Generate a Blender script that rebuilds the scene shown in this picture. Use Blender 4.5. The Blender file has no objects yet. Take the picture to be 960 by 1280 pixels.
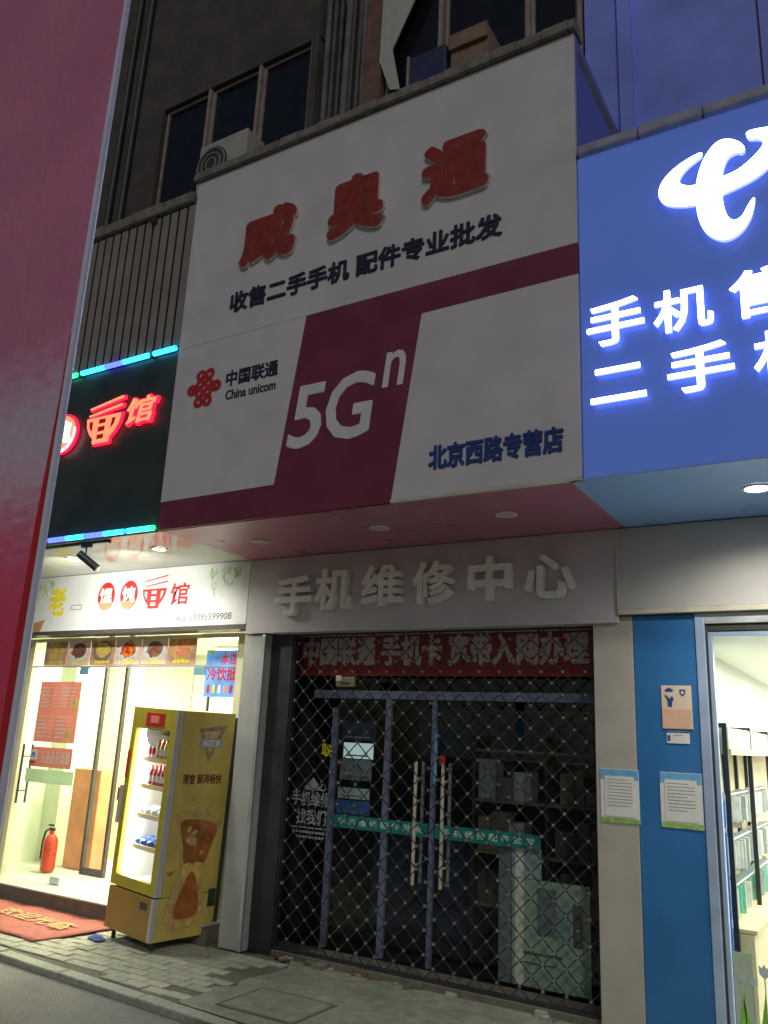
import bpy, bmesh, math, random
from mathutils import Vector, Matrix, geometry
random.seed(7)
R = math.radians
scene = bpy.context.scene
COL = scene.collection

# ------------------------------------------------------------------ camera
YAW, PITCH, ROLL, FPX, EYE = .5527, .2653, .0464, 1030.0, 1.95
fwd = Vector((-math.sin(YAW)*math.cos(PITCH), math.cos(YAW)*math.cos(PITCH), math.sin(PITCH)))
r0 = Vector((math.cos(YAW), math.sin(YAW), 0)); u0 = r0.cross(fwd)
cr = math.cos(ROLL)*r0 + math.sin(ROLL)*u0
cu = -math.sin(ROLL)*r0 + math.cos(ROLL)*u0
cam = bpy.data.cameras.new('camera'); cam.sensor_width = 36; cam.lens = 36*FPX/1280
cam.clip_start = .02; cam.clip_end = 500
co = bpy.data.objects.new('camera', cam); COL.objects.link(co)
mw = Matrix((cr, cu, -fwd)).transposed().to_4x4(); mw.translation = (0, 0, EYE)
co.matrix_world = mw
scene.camera = co

# ------------------------------------------------------------------ sky, sun, exposure
SUN_EL, SUN_AZ = 30, -30            # street glow falls in from behind the camera, just under the canopy edge
w = bpy.data.worlds.new('World'); scene.world = w; w.use_nodes = True
nt = w.node_tree; nt.nodes.clear()
sky = nt.nodes.new('ShaderNodeTexSky'); sky.sky_type = 'NISHITA'; sky.sun_disc = False
sky.sun_elevation = R(SUN_EL); sky.sun_rotation = R(180 + SUN_AZ)
bg = nt.nodes.new('ShaderNodeBackground'); bg.inputs[1].default_value = .023
wo = nt.nodes.new('ShaderNodeOutputWorld')
nt.links.new(sky.outputs[0], bg.inputs[0]); nt.links.new(bg.outputs[0], wo.inputs[0])
sl = bpy.data.lights.new('sun', 'SUN'); sl.energy = .42; sl.angle = R(3.0); sl.color = (1, .96, .90)
so = bpy.data.objects.new('sun', sl); COL.objects.link(so)
d = Vector((math.sin(R(SUN_AZ))*math.cos(R(SUN_EL)), math.cos(R(SUN_AZ))*math.cos(R(SUN_EL)), -math.sin(R(SUN_EL))))
so.rotation_euler = d.to_track_quat('-Z', 'Y').to_euler(); so.location = (-4, -6, 9)
scene.view_settings.view_transform = 'Standard'; scene.view_settings.look = 'None'
scene.view_settings.exposure = 0; scene.view_settings.gamma = 1
scene.cycles.use_denoising = True
scene.cycles.max_bounces = 6; scene.cycles.diffuse_bounces = 3; scene.cycles.glossy_bounces = 3; scene.cycles.transparent_max_bounces = 24
scene.cycles.sample_clamp_indirect = 4

# ------------------------------------------------------------------ materials
MATS = {}
def mat(name, col, rough=.6, metal=0., emit=None, es=0., var=.12, vscale=6., bump=0., bscale=60., spec=.5, dirt=0., dirtcol=(.05, .045, .04), dscale=2.2, coat=0.):
    if name in MATS: return MATS[name]
    m = bpy.data.materials.new(name); m.use_nodes = True; t = m.node_tree; n = t.nodes; l = t.links
    p = n['Principled BSDF']
    p.inputs['Roughness'].default_value = rough; p.inputs['Metallic'].default_value = metal
    p.inputs['Specular IOR Level'].default_value = spec; p.inputs['Coat Weight'].default_value = coat
    tc = n.new('ShaderNodeTexCoord')
    c4 = (*col, 1)
    if var > 0:
        no = n.new('ShaderNodeTexNoise'); no.inputs['Scale'].default_value = vscale; no.inputs['Detail'].default_value = 6
        l.new(tc.outputs['Object'], no.inputs['Vector'])
        rp = n.new('ShaderNodeMapRange'); rp.inputs[1].default_value = .3; rp.inputs[2].default_value = .7
        rp.inputs[3].default_value = 1-var; rp.inputs[4].default_value = 1+var
        l.new(no.outputs[0], rp.inputs[0])
        mx = n.new('ShaderNodeMix'); mx.data_type = 'RGBA'; mx.blend_type = 'MULTIPLY'; mx.inputs[0].default_value = 1
        mx.inputs[6].default_value = c4
        l.new(rp.outputs[0], mx.inputs[7]); out = mx.outputs[2]
        if dirt > 0:
            n2 = n.new('ShaderNodeTexNoise'); n2.inputs['Scale'].default_value = dscale; n2.inputs['Detail'].default_value = 9
            n2.inputs['Roughness'].default_value = .68
            l.new(tc.outputs['Object'], n2.inputs['Vector'])
            r2 = n.new('ShaderNodeMapRange'); r2.inputs[1].default_value = .48; r2.inputs[2].default_value = .75
            r2.inputs[3].default_value = 0; r2.inputs[4].default_value = dirt
            l.new(n2.outputs[0], r2.inputs[0])
            m2 = n.new('ShaderNodeMix'); m2.data_type = 'RGBA'; m2.inputs[7].default_value = (*dirtcol, 1)
            l.new(r2.outputs[0], m2.inputs[0]); l.new(out, m2.inputs[6]); out = m2.outputs[2]
        l.new(out, p.inputs['Base Color'])
        r3 = n.new('ShaderNodeMapRange'); r3.inputs[1].default_value = .3; r3.inputs[2].default_value = .7
        r3.inputs[3].default_value = max(0, rough-.08); r3.inputs[4].default_value = min(1, rough+.1)
        l.new(no.outputs[0], r3.inputs[0]); l.new(r3.outputs[0], p.inputs['Roughness'])
    else:
        p.inputs['Base Color'].default_value = c4
    if bump > 0:
        nb = n.new('ShaderNodeTexNoise'); nb.inputs['Scale'].default_value = bscale; nb.inputs['Detail'].default_value = 5
        l.new(tc.outputs['Object'], nb.inputs['Vector'])
        b = n.new('ShaderNodeBump'); b.inputs['Strength'].default_value = bump; b.inputs['Distance'].default_value = .01
        l.new(nb.outputs[0], b.inputs['Height']); l.new(b.outputs[0], p.inputs['Normal'])
    if emit:
        p.inputs['Emission Color'].default_value = (*emit, 1); p.inputs['Emission Strength'].default_value = es
    MATS[name] = m; return m

def backlit(m, amt=.5):
    """thin paper or film: some of the light behind it comes through"""
    t = m.node_tree; n = t.nodes; l = t.links; p = n['Principled BSDF']; o = n['Material Output']
    tr = n.new('ShaderNodeBsdfTranslucent'); mx = n.new('ShaderNodeMixShader'); mx.inputs[0].default_value = amt
    if p.inputs['Base Color'].links: l.new(p.inputs['Base Color'].links[0].from_socket, tr.inputs[0])
    else: tr.inputs[0].default_value = p.inputs['Base Color'].default_value
    l.new(p.outputs[0], mx.inputs[1]); l.new(tr.outputs[0], mx.inputs[2]); l.new(mx.outputs[0], o.inputs[0]); return m
def glass(name, tint=(.93, .97, .95), refl=1.45, rough=.0):
    if name in MATS: return MATS[name]
    m = bpy.data.materials.new(name); m.use_nodes = True; t = m.node_tree; n = t.nodes; l = t.links; n.clear()
    o = n.new('ShaderNodeOutputMaterial'); tr = n.new('ShaderNodeBsdfTransparent'); gl = n.new('ShaderNodeBsdfGlossy')
    tr.inputs[0].default_value = (*tint, 1); gl.inputs['Roughness'].default_value = rough
    lw = n.new('ShaderNodeLayerWeight'); lw.inputs[0].default_value = .5; mx = n.new('ShaderNodeMixShader')
    pw = n.new('ShaderNodeMath'); pw.operation = 'POWER'; pw.inputs[1].default_value = 4.5; l.new(lw.outputs['Facing'], pw.inputs[0])
    fr = n.new('ShaderNodeMapRange'); fr.inputs[3].default_value = .035; fr.inputs[4].default_value = .9; l.new(pw.outputs[0], fr.inputs[0])
    l.new(fr.outputs[0], mx.inputs[0]); l.new(tr.outputs[0], mx.inputs[1]); l.new(gl.outputs[0], mx.inputs[2])
    l.new(mx.outputs[0], o.inputs[0]); MATS[name] = m; return m

def led(name, col, s):
    """LED strip: rows of diodes behind a clear tube."""
    m = mat(name, (.2, .2, .2), .3, emit=col, es=s, var=0)
    t = m.node_tree; n = t.nodes; l = t.links; p = n['Principled BSDF']
    tc = n.new('ShaderNodeTexCoord'); wv = n.new('ShaderNodeTexWave'); wv.bands_direction = 'X'; wv.inputs['Scale'].default_value = 9.5
    mr = n.new('ShaderNodeMapRange'); mr.inputs[1].default_value = .2; mr.inputs[2].default_value = .8
    mr.inputs[3].default_value = s*.35; mr.inputs[4].default_value = s*1.5
    l.new(tc.outputs['Object'], wv.inputs['Vector']); l.new(wv.outputs['Fac'], mr.inputs[0]); l.new(mr.outputs[0], p.inputs['Emission Strength'])
    return m

M = dict(
 asphalt=mat('asphalt', (.25, .26, .235), .8, var=.35, vscale=70, bump=.8, bscale=220, dirt=.45, dirtcol=(.12, .13, .115), dscale=3),
 kerb=mat('kerb_stone', (.36, .38, .31), .8, var=.2, vscale=25, bump=.3, dirt=.4, dirtcol=(.12, .13, .09)),
 concrete=mat('concrete_slab', (.26, .275, .215), .75, var=.25, vscale=9, bump=.25, bscale=90, dirt=.55, dirtcol=(.09, .115, .06), dscale=1.8),
 joint=mat('joint_sand', (.13, .135, .105), .95, var=.3, vscale=40),
 tile=mat('step_tile', (.5, .52, .44), .5, var=.12, vscale=14, dirt=.3, dirtcol=(.2, .2, .14)),
 stepface=mat('step_face', (.16, .15, .12), .7, var=.2, vscale=12, dirt=.3),
 white_board=mat('white_board', (.65, .62, .65), .45, var=.08, vscale=3, dirt=.25, dirtcol=(.46, .43, .44), dscale=1.5),
 red_board=mat('red_board', (.19, .03, .06), .5, var=.12, vscale=4, dirt=.2, dirtcol=(.12, .03, .055)),
 red_letter=mat('red_letter', (.27, .03, .02), .55, var=.22, vscale=14, dirt=.4, dirtcol=(.28, .05, .03), dscale=9),
 white_side=mat('letter_side', (.62, .57, .54), .5, var=.1),
 navy=mat('navy_print', (.02, .022, .055), .5, var=.15), bluetxt=mat('blue_print', (.02, .05, .22), .5, var=.1),
 white_txt=mat('white_print', (.72, .70, .70), .5, var=.06), knot=mat('knot_red', (.5, .025, .02), .5, var=.1),
 roofslab=mat('roof_slab', (.16, .15, .14), .9, var=.3), coping=mat('coping_tile', (.2, .18, .16), .85, var=.3, vscale=12, dirt=.4),
 coping_blue=mat('coping_pale', (.34, .35, .45), .7, var=.2, vscale=10),
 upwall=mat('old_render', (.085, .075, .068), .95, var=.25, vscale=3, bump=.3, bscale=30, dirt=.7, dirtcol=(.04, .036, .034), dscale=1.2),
 upwall_blue=mat('blue_glare_wall', (.25, .33, .95), .45, var=.15, vscale=2, dirt=.3, dirtcol=(.2, .24, .7)),  # the sign's blue glare is painted into this wall colour
 winframe=mat('window_frame', (.3, .26, .22), .6, var=.2), winglass=mat('dark_window', (.008, .008, .011), .25, var=.2, spec=.6),
 rust=mat('rust_brown', (.18, .10, .075), .8, var=.3), sheet=mat('pale_sheet', (.5, .52, .47), .8, var=.12, dirt=.5, dirtcol=(.15, .15, .12), dscale=6),
 carton=mat('carton', (.25, .17, .12), .85, var=.2, vscale=8), darkblue=mat('dark_blue_board', (.03, .04, .1), .5, var=.2),
 ac=mat('ac_case', (.42, .4, .36), .5, var=.12, dirt=.3), acdark=mat('ac_grille', (.05, .05, .05), .5, var=.1),
 darkgreen=mat('dark_sign_face', (.04, .055, .048), .32, var=.3, vscale=2),
 slat=mat('slat_grey', (.26, .225, .2), .55, var=.12, vscale=4), slatgap=mat('slat_backing', (.008, .008, .008), .9, var=0),
 neonface=mat('neon_face', (.8, .25, .15), .4, emit=(1, .16, .07), es=2.2, var=0), neonrim=mat('neon_rim', (.6, .02, .05), .4, emit=(1, .01, .05), es=2.0, var=0),
 neonhole=mat('neon_dark', (.2, .005, .015), .4, emit=(.6, .004, .02), es=.35, var=0),
 neonwhite=mat('neon_white', (.9, .8, .8), .4, emit=(1, .72, .74), es=2.2, var=0),
 soffitw=mat('gloss_white_soffit', (.64, .70, .62), .07, var=.05, vscale=3, spec=.6), soffitr=mat('wine_soffit', (.42, .15, .25), .3, var=.03, vscale=1.5),
 soffitb=mat('blue_soffit', (.26, .45, .9), .3, var=.03, vscale=1.5),
 fascia=mat('grey_fascia', (.60, .57, .61), .4, var=.06, vscale=3, dirt=.25, dirtcol=(.48, .45, .48)),
 chanletter=mat('channel_letter', (.88, .86, .83), .4, var=.1, vscale=9),
 pillar=mat('grey_pillar', (.45, .42, .38), .45, var=.08, vscale=4, dirt=.3, dirtcol=(.3, .24, .2), dscale=1.6),
 pillarw=mat('white_pillar', (.45, .47, .45), .35, var=.08, vscale=5, dirt=.3, dirtcol=(.28, .28, .26)),
 darkjamb=mat('dark_jamb', (.028, .032, .035), .5, var=.3),
 bluepillar=mat('blue_pillar', (.03, .17, .44), .4, var=.1, vscale=3, dirt=.3, dirtcol=(.05, .13, .33), dscale=1.5),
 shutter=mat('shutter_box', (.55, .54, .54), .45, var=.06, vscale=3, dirt=.25, dirtcol=(.42, .41, .40)), lip=mat('pale_lip', (.62, .58, .5), .5, var=.1),
 alu=mat('aluminium', (.62, .66, .7), .35, metal=.6, var=.08), alublue=mat('blue_aluminium', (.42, .55, .78), .35, metal=.3, var=.08),
 dullblue=mat('dull_blue_metal', (.17, .21, .3), .45, metal=.2, var=.2), palerim=mat('pale_rim', (.78, .76, .9), .35, metal=.2, var=.1), maroon=mat('maroon_print', (.17, .03, .03), .5, var=.15), sideblue=mat('side_blue_light', (.12, .16, .5), .5, var=.1, vscale=3), thinpaper=mat('thin_paper', (.85, .85, .82), .7, var=.04), dishpaper=mat('dish_print', (.62, .5, .36), .6, var=.25, vscale=9), frostband=mat('frost_band', (.6, .72, .55), .5, var=.06), steel=mat('steel', (.75, .66, .54), .3, metal=.25, var=.1), grille=mat('galvanised_bar', (.045, .045, .043), .5, metal=.2, var=.4, vscale=20),
 rivet=mat('rivet', (.3, .3, .28), .4, metal=.5, var=.4, vscale=3),
 fasciaw=mat('white_flex', (.78, .80, .79), .4, var=.03), red=mat('print_red', (.6, .02, .025), .5, var=.1), salmon=mat('print_salmon', (.85, .3, .15), .5, var=.1),
 yellow=mat('print_yellow', (.85, .72, .02), .5, var=.1), grey=mat('print_grey', (.2, .2, .2), .5, var=.1), leaf=mat('print_leaf', (.35, .6, .22), .5, var=.2),
 cream=mat('cream_wall', (.80, .74, .48), .6, var=.04), whitewall=mat('white_wall', (.86, .86, .80), .6, var=.03), greenwall=mat('pale_green_wall', (.66, .74, .56), .6, var=.05),
 wood=mat('orange_wood', (.55, .26, .12), .5, var=.18, vscale=5), ftile=mat('floor_tile', (.55, .55, .5), .25, var=.08, vscale=4),
 darkframe=mat('dark_frame', (.05, .05, .045), .4, var=.2), creamframe=mat('cream_frame', (.62, .6, .42), .4, var=.06),
 menu=mat('menu_red', (.66, .33, .26), .45, var=.08), menutxt=mat('menu_text', (.9, .75, .65), .5, var=0),
 hinge=mat('blue_film_hinge', (.2, .4, .5), .4, metal=.3, var=.1), poster_blue=mat('poster_blue', (.2, .42, .8), .4, var=.35, vscale=5),
 fr_yellow=mat('fridge_yellow', (.50, .42, .04), .35, var=.1, vscale=5), fr_gold=mat('fridge_gold', (.60, .47, .12), .35, var=.14, vscale=5),
 fr_brown=mat('fridge_base', (.36, .21, .04), .4, var=.12, vscale=6), fr_grey=mat('fridge_grey', (.5, .5, .52), .4, var=.06), fr_dark=mat('fridge_back', (.04, .05, .05), .5, var=.1),
 fr_in=mat('fridge_liner', (.75, .78, .8), .5, var=.02), shelf=mat('fridge_shelf', (.75, .62, .35), .4, var=.05),
 mat_red=mat('mat_red', (.42, .14, .11), .95, var=.2, vscale=18, bump=.5, bscale=300, dirt=.3, dirtcol=(.35, .09, .07), dscale=4), mat_txt=mat('mat_yellow', (.6, .42, .2), .95, var=.15, vscale=30),
 lamp=mat('lamp_lit', (.9, .9, .9), .4, emit=(1, .97, .86), es=14, var=0), lampoff=mat('lamp_off', (.55, .5, .48), .3, var=.05), lamprim=mat('lamp_rim', (.75, .73, .7), .35, var=.05),
 black=mat('black_plastic', (.03, .03, .03), .4, var=.1), spot=mat('spot_grey', (.09, .09, .085), .4, metal=.3, var=.1),
 banner=mat('red_banner', (.25, .022, .02), .55, var=.2, vscale=5), bannertxt=mat('banner_text', (.5, .43, .41), .5, var=.1),
 teal=mat('teal_film', (.01, .22, .2), .4, var=.08), tealtxt=mat('teal_text', (.55, .75, .7), .5, var=0),
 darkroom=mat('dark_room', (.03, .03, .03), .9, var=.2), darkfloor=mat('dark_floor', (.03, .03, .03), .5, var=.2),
 paper=mat('paper', (.72, .74, .72), .7, var=.06, vscale=9), papergrey=mat('paper_text', (.34, .34, .34), .7, var=.1), skyprint=mat('sky_print', (.16, .42, .72), .5, var=.15, vscale=9), grassprint=mat('grass_print', (.3, .5, .12), .6, var=.3, vscale=30),
 pinkpaper=mat('peach_paper', (.78, .62, .48), .6, var=.05), peach2=mat('peach_band', (.75, .48, .34), .6, var=.05), policeblue=mat('uniform_blue', (.02, .08, .28), .5, var=.05), skin=mat('print_skin', (.8, .62, .5), .6, var=0),
 totem=None, lightwood=mat('light_wood', (.66, .55, .33), .5, var=.1, vscale=6), rackblack=mat('rack_black', (.03, .032, .036), .4, metal=.3, var=.1),
 pkgw=mat('package_white', (.75, .77, .76), .35, var=.15, vscale=16), pkgg=mat('package_grey', (.42, .44, .45), .35, var=.2, vscale=16), pkgt=mat('package_teal', (.22, .6, .5), .35, var=.2, vscale=16), pkgb=mat('package_blue', (.08, .2, .62), .35, var=.2), bookc=mat('box_cream', (.78, .74, .56), .5, var=.06),
 frost=mat('frost_film', (.45, .53, .52), .5, var=.1), leafgreen=mat('leaf_green', (.2, .5, .06), .5, var=.2), blind=mat('sage_film', (.42, .5, .36), .5, var=.05),
 telface=mat('telecom_face', (.06, .12, .48), .35, emit=(.075, .135, .42), es=.55, var=.12, vscale=1.4),
 telletter=mat('telecom_letter', (.9, .9, .95), .4, emit=(.58, .7, 1), es=11.0, var=0), telside=mat('telecom_letter_side', (.6, .7, 1), .4, emit=(.5, .6, 1), es=.9, var=0),
 bottle_red=mat('drink_red', (.5, .04, .04), .2, var=.1), bottle_or=mat('drink_orange', (.75, .3, .03), .2, var=.1), bottle_ye=mat('drink_yellow', (.8, .6, .05), .2, var=.1), bottle_wh=mat('drink_white', (.8, .82, .84), .2, var=.1), bottle_bl=mat('drink_blue', (.04, .1, .45), .2, var=.25, vscale=30), bottle_cl=mat('drink_clear', (.6, .72, .75), .1, var=.1), bottle_br=mat('drink_brown', (.32, .1, .04), .2, var=.1),
 extred=mat('extinguisher_red', (.6, .06, .03), .3, var=.05), rag=mat('blue_rag', (.06, .1, .3), .95, var=.4, vscale=25),
 brass=mat('old_brass', (.5, .4, .22), .35, metal=.8, var=.2), tea=mat('tea_amber', (.33, .12, .035), .4, var=.45, vscale=9), teadeep=mat('tea_deep', (.40, .12, .03), .4, var=.3, vscale=12), tealight=mat('tea_light', (.68, .46, .12), .4, var=.25, vscale=12), glassprint=mat('glass_print', (.56, .38, .13), .4, var=.2, vscale=16), ice=mat('ice_print', (.58, .42, .2), .4, var=.3, vscale=18), triangle=mat('steel_print', (.28, .24, .16), .4, var=.3, vscale=16),
 litcard=mat('lit_screen', (.7, .75, .75), .5, emit=(.85, 1, 1), es=.45, var=0),
 glass=glass('clear_glass'), glassdark=glass('shop_glass', (.80, .86, .86)), acrylic=glass('acrylic', (.97, .98, .99)),
)
for k_ in ('menu', 'menutxt', 'poster_blue', 'thinpaper', 'dishpaper', 'frostband'): backlit(M[k_], .4)
BRICKM = [mat('paving_%s' % k, c, .85, var=.25, vscale=18, bump=.3, bscale=120, dirt=.35, dirtcol=(.16, .18, .12), dscale=5) for k, c in
          zip('abc', ((.37, .385, .305), (.33, .35, .27), (.42, .42, .33)))]

# ------------------------------------------------------------------ mesh helpers
class MB:
    def __init__(s): s.v = []; s.f = []; s.m = []; s.cur = 0
    def add(s, vs, fs):
        o = len(s.v); s.v += [tuple(v) for v in vs]
        for f in fs: s.f.append(tuple(i+o for i in f)); s.m.append(s.cur)
        return s
    def box(s, x0, x1, y0, y1, z0, z1):
        return s.add([(x0,y0,z0),(x1,y0,z0),(x1,y1,z0),(x0,y1,z0),(x0,y0,z1),(x1,y0,z1),(x1,y1,z1),(x0,y1,z1)],
                     [(0,3,2,1),(4,5,6,7),(0,1,5,4),(1,2,6,5),(2,3,7,6),(3,0,4,7)])
    def prism(s, pts, y0, y1):
        """polygon pts (x,z) extruded between y0 (front) and y1"""
        tri = geometry.tessellate_polygon([[Vector((p[0], p[1], 0)) for p in pts]])
        n = len(pts); a = sum(pts[i][0]*pts[(i+1) % n][1]-pts[(i+1) % n][0]*pts[i][1] for i in range(n))
        vs = [(p[0], y0, p[1]) for p in pts] + [(p[0], y1, p[1]) for p in pts]; fs = []
        for t in tri:
            b = (pts[t[1]][0]-pts[t[0]][0])*(pts[t[2]][1]-pts[t[0]][1])-(pts[t[2]][0]-pts[t[0]][0])*(pts[t[1]][1]-pts[t[0]][1])
            if b < 0: t = (t[0], t[2], t[1])
            fs.append(tuple(t)); fs.append((t[2]+n, t[1]+n, t[0]+n))
        for i in range(n):
            j = (i+1) % n
            fs.append((i, i+n, j+n, j) if a > 0 else (j, j+n, i+n, i))
        return s.add(vs, fs)
    def cyl(s, p, q, r, n=12, r2=None):
        p = Vector(p); q = Vector(q); r2 = r if r2 is None else r2
        a = (q-p).normalized(); b = a.orthogonal().normalized(); c = a.cross(b); vs = []
        for k in range(n):
            t = 2*math.pi*k/n; e = b*math.cos(t)+c*math.sin(t); vs.append(p+e*r)
        for k in range(n):
            t = 2*math.pi*k/n; e = b*math.cos(t)+c*math.sin(t); vs.append(q+e*r2)
        fs = [(k, (k+1) % n, (k+1) % n+n, k+n) for k in range(n)]
        fs += [tuple(reversed(range(n))), tuple(range(n, 2*n))]
        return s.add(vs, fs)
    def tube(s, pts, r, n=8):
        for a, b in zip(pts, pts[1:]): s.cyl(a, b, r, n)
        return s
    def lathe(s, c, prof, n=14):
        """prof: (radius, z) bottom to top round the vertical axis at c"""
        vs = []; fs = []
        for r, z in prof:
            for k in range(n):
                t = 2*math.pi*k/n; vs.append((c[0]+r*math.cos(t), c[1]+r*math.sin(t), c[2]+z))
        for i in range(len(prof)-1):
            for k in range(n):
                a = i*n+k; b = i*n+(k+1) % n; fs.append((a, b, b+n, a+n))
        fs.append(tuple(reversed(range(n)))); fs.append(tuple(range((len(prof)-1)*n, len(prof)*n)))
        return s.add(vs, fs)
    def build(s, name, m, parent=None, bevel=0, smooth=False, xf=None, seg=2):
        me = bpy.data.meshes.new(name); me.from_pydata(s.v, [], s.f)
        for mm in (m if isinstance(m, (list, tuple)) else [m]): me.materials.append(mm)
        for p, i in zip(me.polygons, s.m): p.material_index = i; p.use_smooth = smooth
        if xf: me.transform(xf)
        me.update()
        o = bpy.data.objects.new(name, me); COL.objects.link(o)
        if smooth:
            try: me.set_sharp_from_angle(angle=R(40))
            except Exception: pass
        if bevel:
            b = o.modifiers.new('bevel', 'BEVEL'); b.width = bevel; b.segments = seg; b.limit_method = 'ANGLE'
        if parent: adopt(o, parent)
        return o

def wloc(o):
    v = Matrix.LocRotScale(o.location, o.rotation_euler, o.scale)
    return (wloc(o.parent) @ o.matrix_parent_inverse @ v) if o.parent else v
def adopt(o, parent):
    o.parent = parent; o.matrix_parent_inverse = wloc(parent).inverted()
def tag(o, label=None, cat=None, group=None, kind=None):
    if label: o['label'] = label
    if cat: o['category'] = cat
    if group: o['group'] = group
    if kind: o['kind'] = kind
    return o
def thing(name, label, cat, loc=(0, 0, 0), group=None):
    o = bpy.data.objects.new(name, None); o.empty_display_size = .1; COL.objects.link(o); o.location = loc
    return tag(o, label, cat, group)
def box(name, m, parent, x0, x1, y0, y1, z0, z1, bevel=0, xf=None):
    return MB().box(min(x0,x1), max(x0,x1), min(y0,y1), max(y0,y1), min(z0,z1), max(z0,z1)).build(name, m, parent, bevel, xf=xf)
def prism(name, m, parent, pts, y0, y1, bevel=0, xf=None):
    return MB().prism(pts, y0, y1).build(name, m, parent, bevel, xf=xf)
def smoothpts(P, n=5, closed=True):
    out = []; N = len(P)
    for i in range(N if closed else N-1):
        p0, p1, p2, p3 = (P[(i+k-1) % N] if closed else P[min(max(i+k-1, 0), N-1)] for k in range(4))
        for k in range(n):
            t = k/n
            out.append(tuple(.5*((2*p1[j])+(-p0[j]+p2[j])*t+(2*p0[j]-5*p1[j]+4*p2[j]-p3[j])*t*t+(-p0[j]+3*p1[j]-3*p2[j]+p3[j])*t**3) for j in (0, 1)))
    return out
def ell(cx, cz, rx, rz, n=28, a0=0, a1=360):
    full = a1-a0 >= 360; k = n if full else n+1
    return [(cx+rx*math.cos(R(a0+(a1-a0)*i/n)), cz+rz*math.sin(R(a0+(a1-a0)*i/n))) for i in range(k)]
_TC = {}
def tmesh(s, off, ext, shear=0):
    k = (s, off, ext, shear)
    if k in _TC: return _TC[k].copy()
    c = bpy.data.curves.new('t', 'FONT'); c.body = s; c.size = 1; c.offset = off; c.extrude = ext; c.resolution_u = 3; c.shear = shear
    o = bpy.data.objects.new('t', c); COL.objects.link(o)
    dg = bpy.context.evaluated_depsgraph_get(); me = bpy.data.meshes.new_from_object(o.evaluated_get(dg))
    bpy.data.objects.remove(o); bpy.data.curves.remove(c)
    _TC[k] = me; return me.copy()
def text(name, s, m, parent, x0, z0, x1, z1, y, depth=.002, off=.012, shear=0, frame=None, front=None):
    """lettering fitted to a rectangle; stands from plane y towards the street by depth. frame maps the (x, depth, z) local space elsewhere"""
    bold = max(0, off-.008); me = tmesh(s, min(off, .008), .05, shear)
    xs = [v.co.x for v in me.vertices]; ys = [v.co.y for v in me.vertices]
    sx = (x1-x0)/(max(xs)-min(xs)); sy = (z1-z0)/(max(ys)-min(ys)); mx, my = min(xs), min(ys)
    for v in me.vertices:
        a, b, c = v.co; v.co = (x0+(a-mx)*sx, y-(c+.05)/.1*depth, z0+(b-my)*sy)
    if bold > 0:   # heavier strokes: the glyph stamped again around itself, each stamp a hair lower than the last
        hgt = (z1-z0)/(max(1, s.count('\n')+1)); V = [tuple(v.co) for v in me.vertices]; F = [tuple(p.vertices) for p in me.polygons]; vv = []; ff = []
        K = 8 if bold < .04 else 14
        for k in range(K+1):
            a = 2*math.pi*k/8; q = 0 if k == 0 else bold*hgt*(1 if k <= 8 else .5); step = min(.0004, depth/(K+4))*k
            o_ = len(vv); vv += [(p[0]+q*math.cos(a), (p[1]+step) if p[1] < y-depth*.5 else p[1], p[2]+q*math.sin(a)) for p in V]; ff += [tuple(i+o_ for i in f) for f in F]
        me = bpy.data.meshes.new(name); me.from_pydata(vv, [], ff)
    me.materials.clear()
    ms = m if isinstance(m, (list, tuple)) else [m]
    for k in ms: me.materials.append(k)
    me.update()
    if len(ms) > 1:
        for p in me.polygons: p.material_index = 0 if p.normal.y < -.5 else 1
    if frame: me.transform(frame)
    me.name = name
    o = bpy.data.objects.new(name, me); COL.objects.link(o)
    if parent: adopt(o, parent)
    return o
def area(parent, loc, sx, sy, power, col, direction=(0, 0, -1), spread=180):
    li = bpy.data.lights.new('lamp_light', 'AREA'); li.shape = 'RECTANGLE'; li.size = sx; li.size_y = sy; li.energy = power; li.color = col; li.spread = R(spread)
    o = bpy.data.objects.new('lamp_light', li); COL.objects.link(o); o.location = loc
    o.rotation_euler = Vector(direction).to_track_quat('-Z', 'Y').to_euler(); adopt(o, parent); return o
def spotl(parent, loc, power, col, direction, deg=100, blend=.6, size=.05):
    li = bpy.data.lights.new('lamp_light', 'SPOT'); li.energy = power; li.color = col; li.spot_size = R(deg); li.spot_blend = blend; li.shadow_soft_size = size
    o = bpy.data.objects.new('lamp_light', li); COL.objects.link(o); o.location = loc
    o.rotation_euler = Vector(direction).to_track_quat('-Z', 'Y').to_euler(); adopt(o, parent); return o

YB, YF, YW = 5.10, 6.457, 6.33      # canopy front, shop front, upper wall
ZS = 3.65                           # canopy soffit

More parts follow.
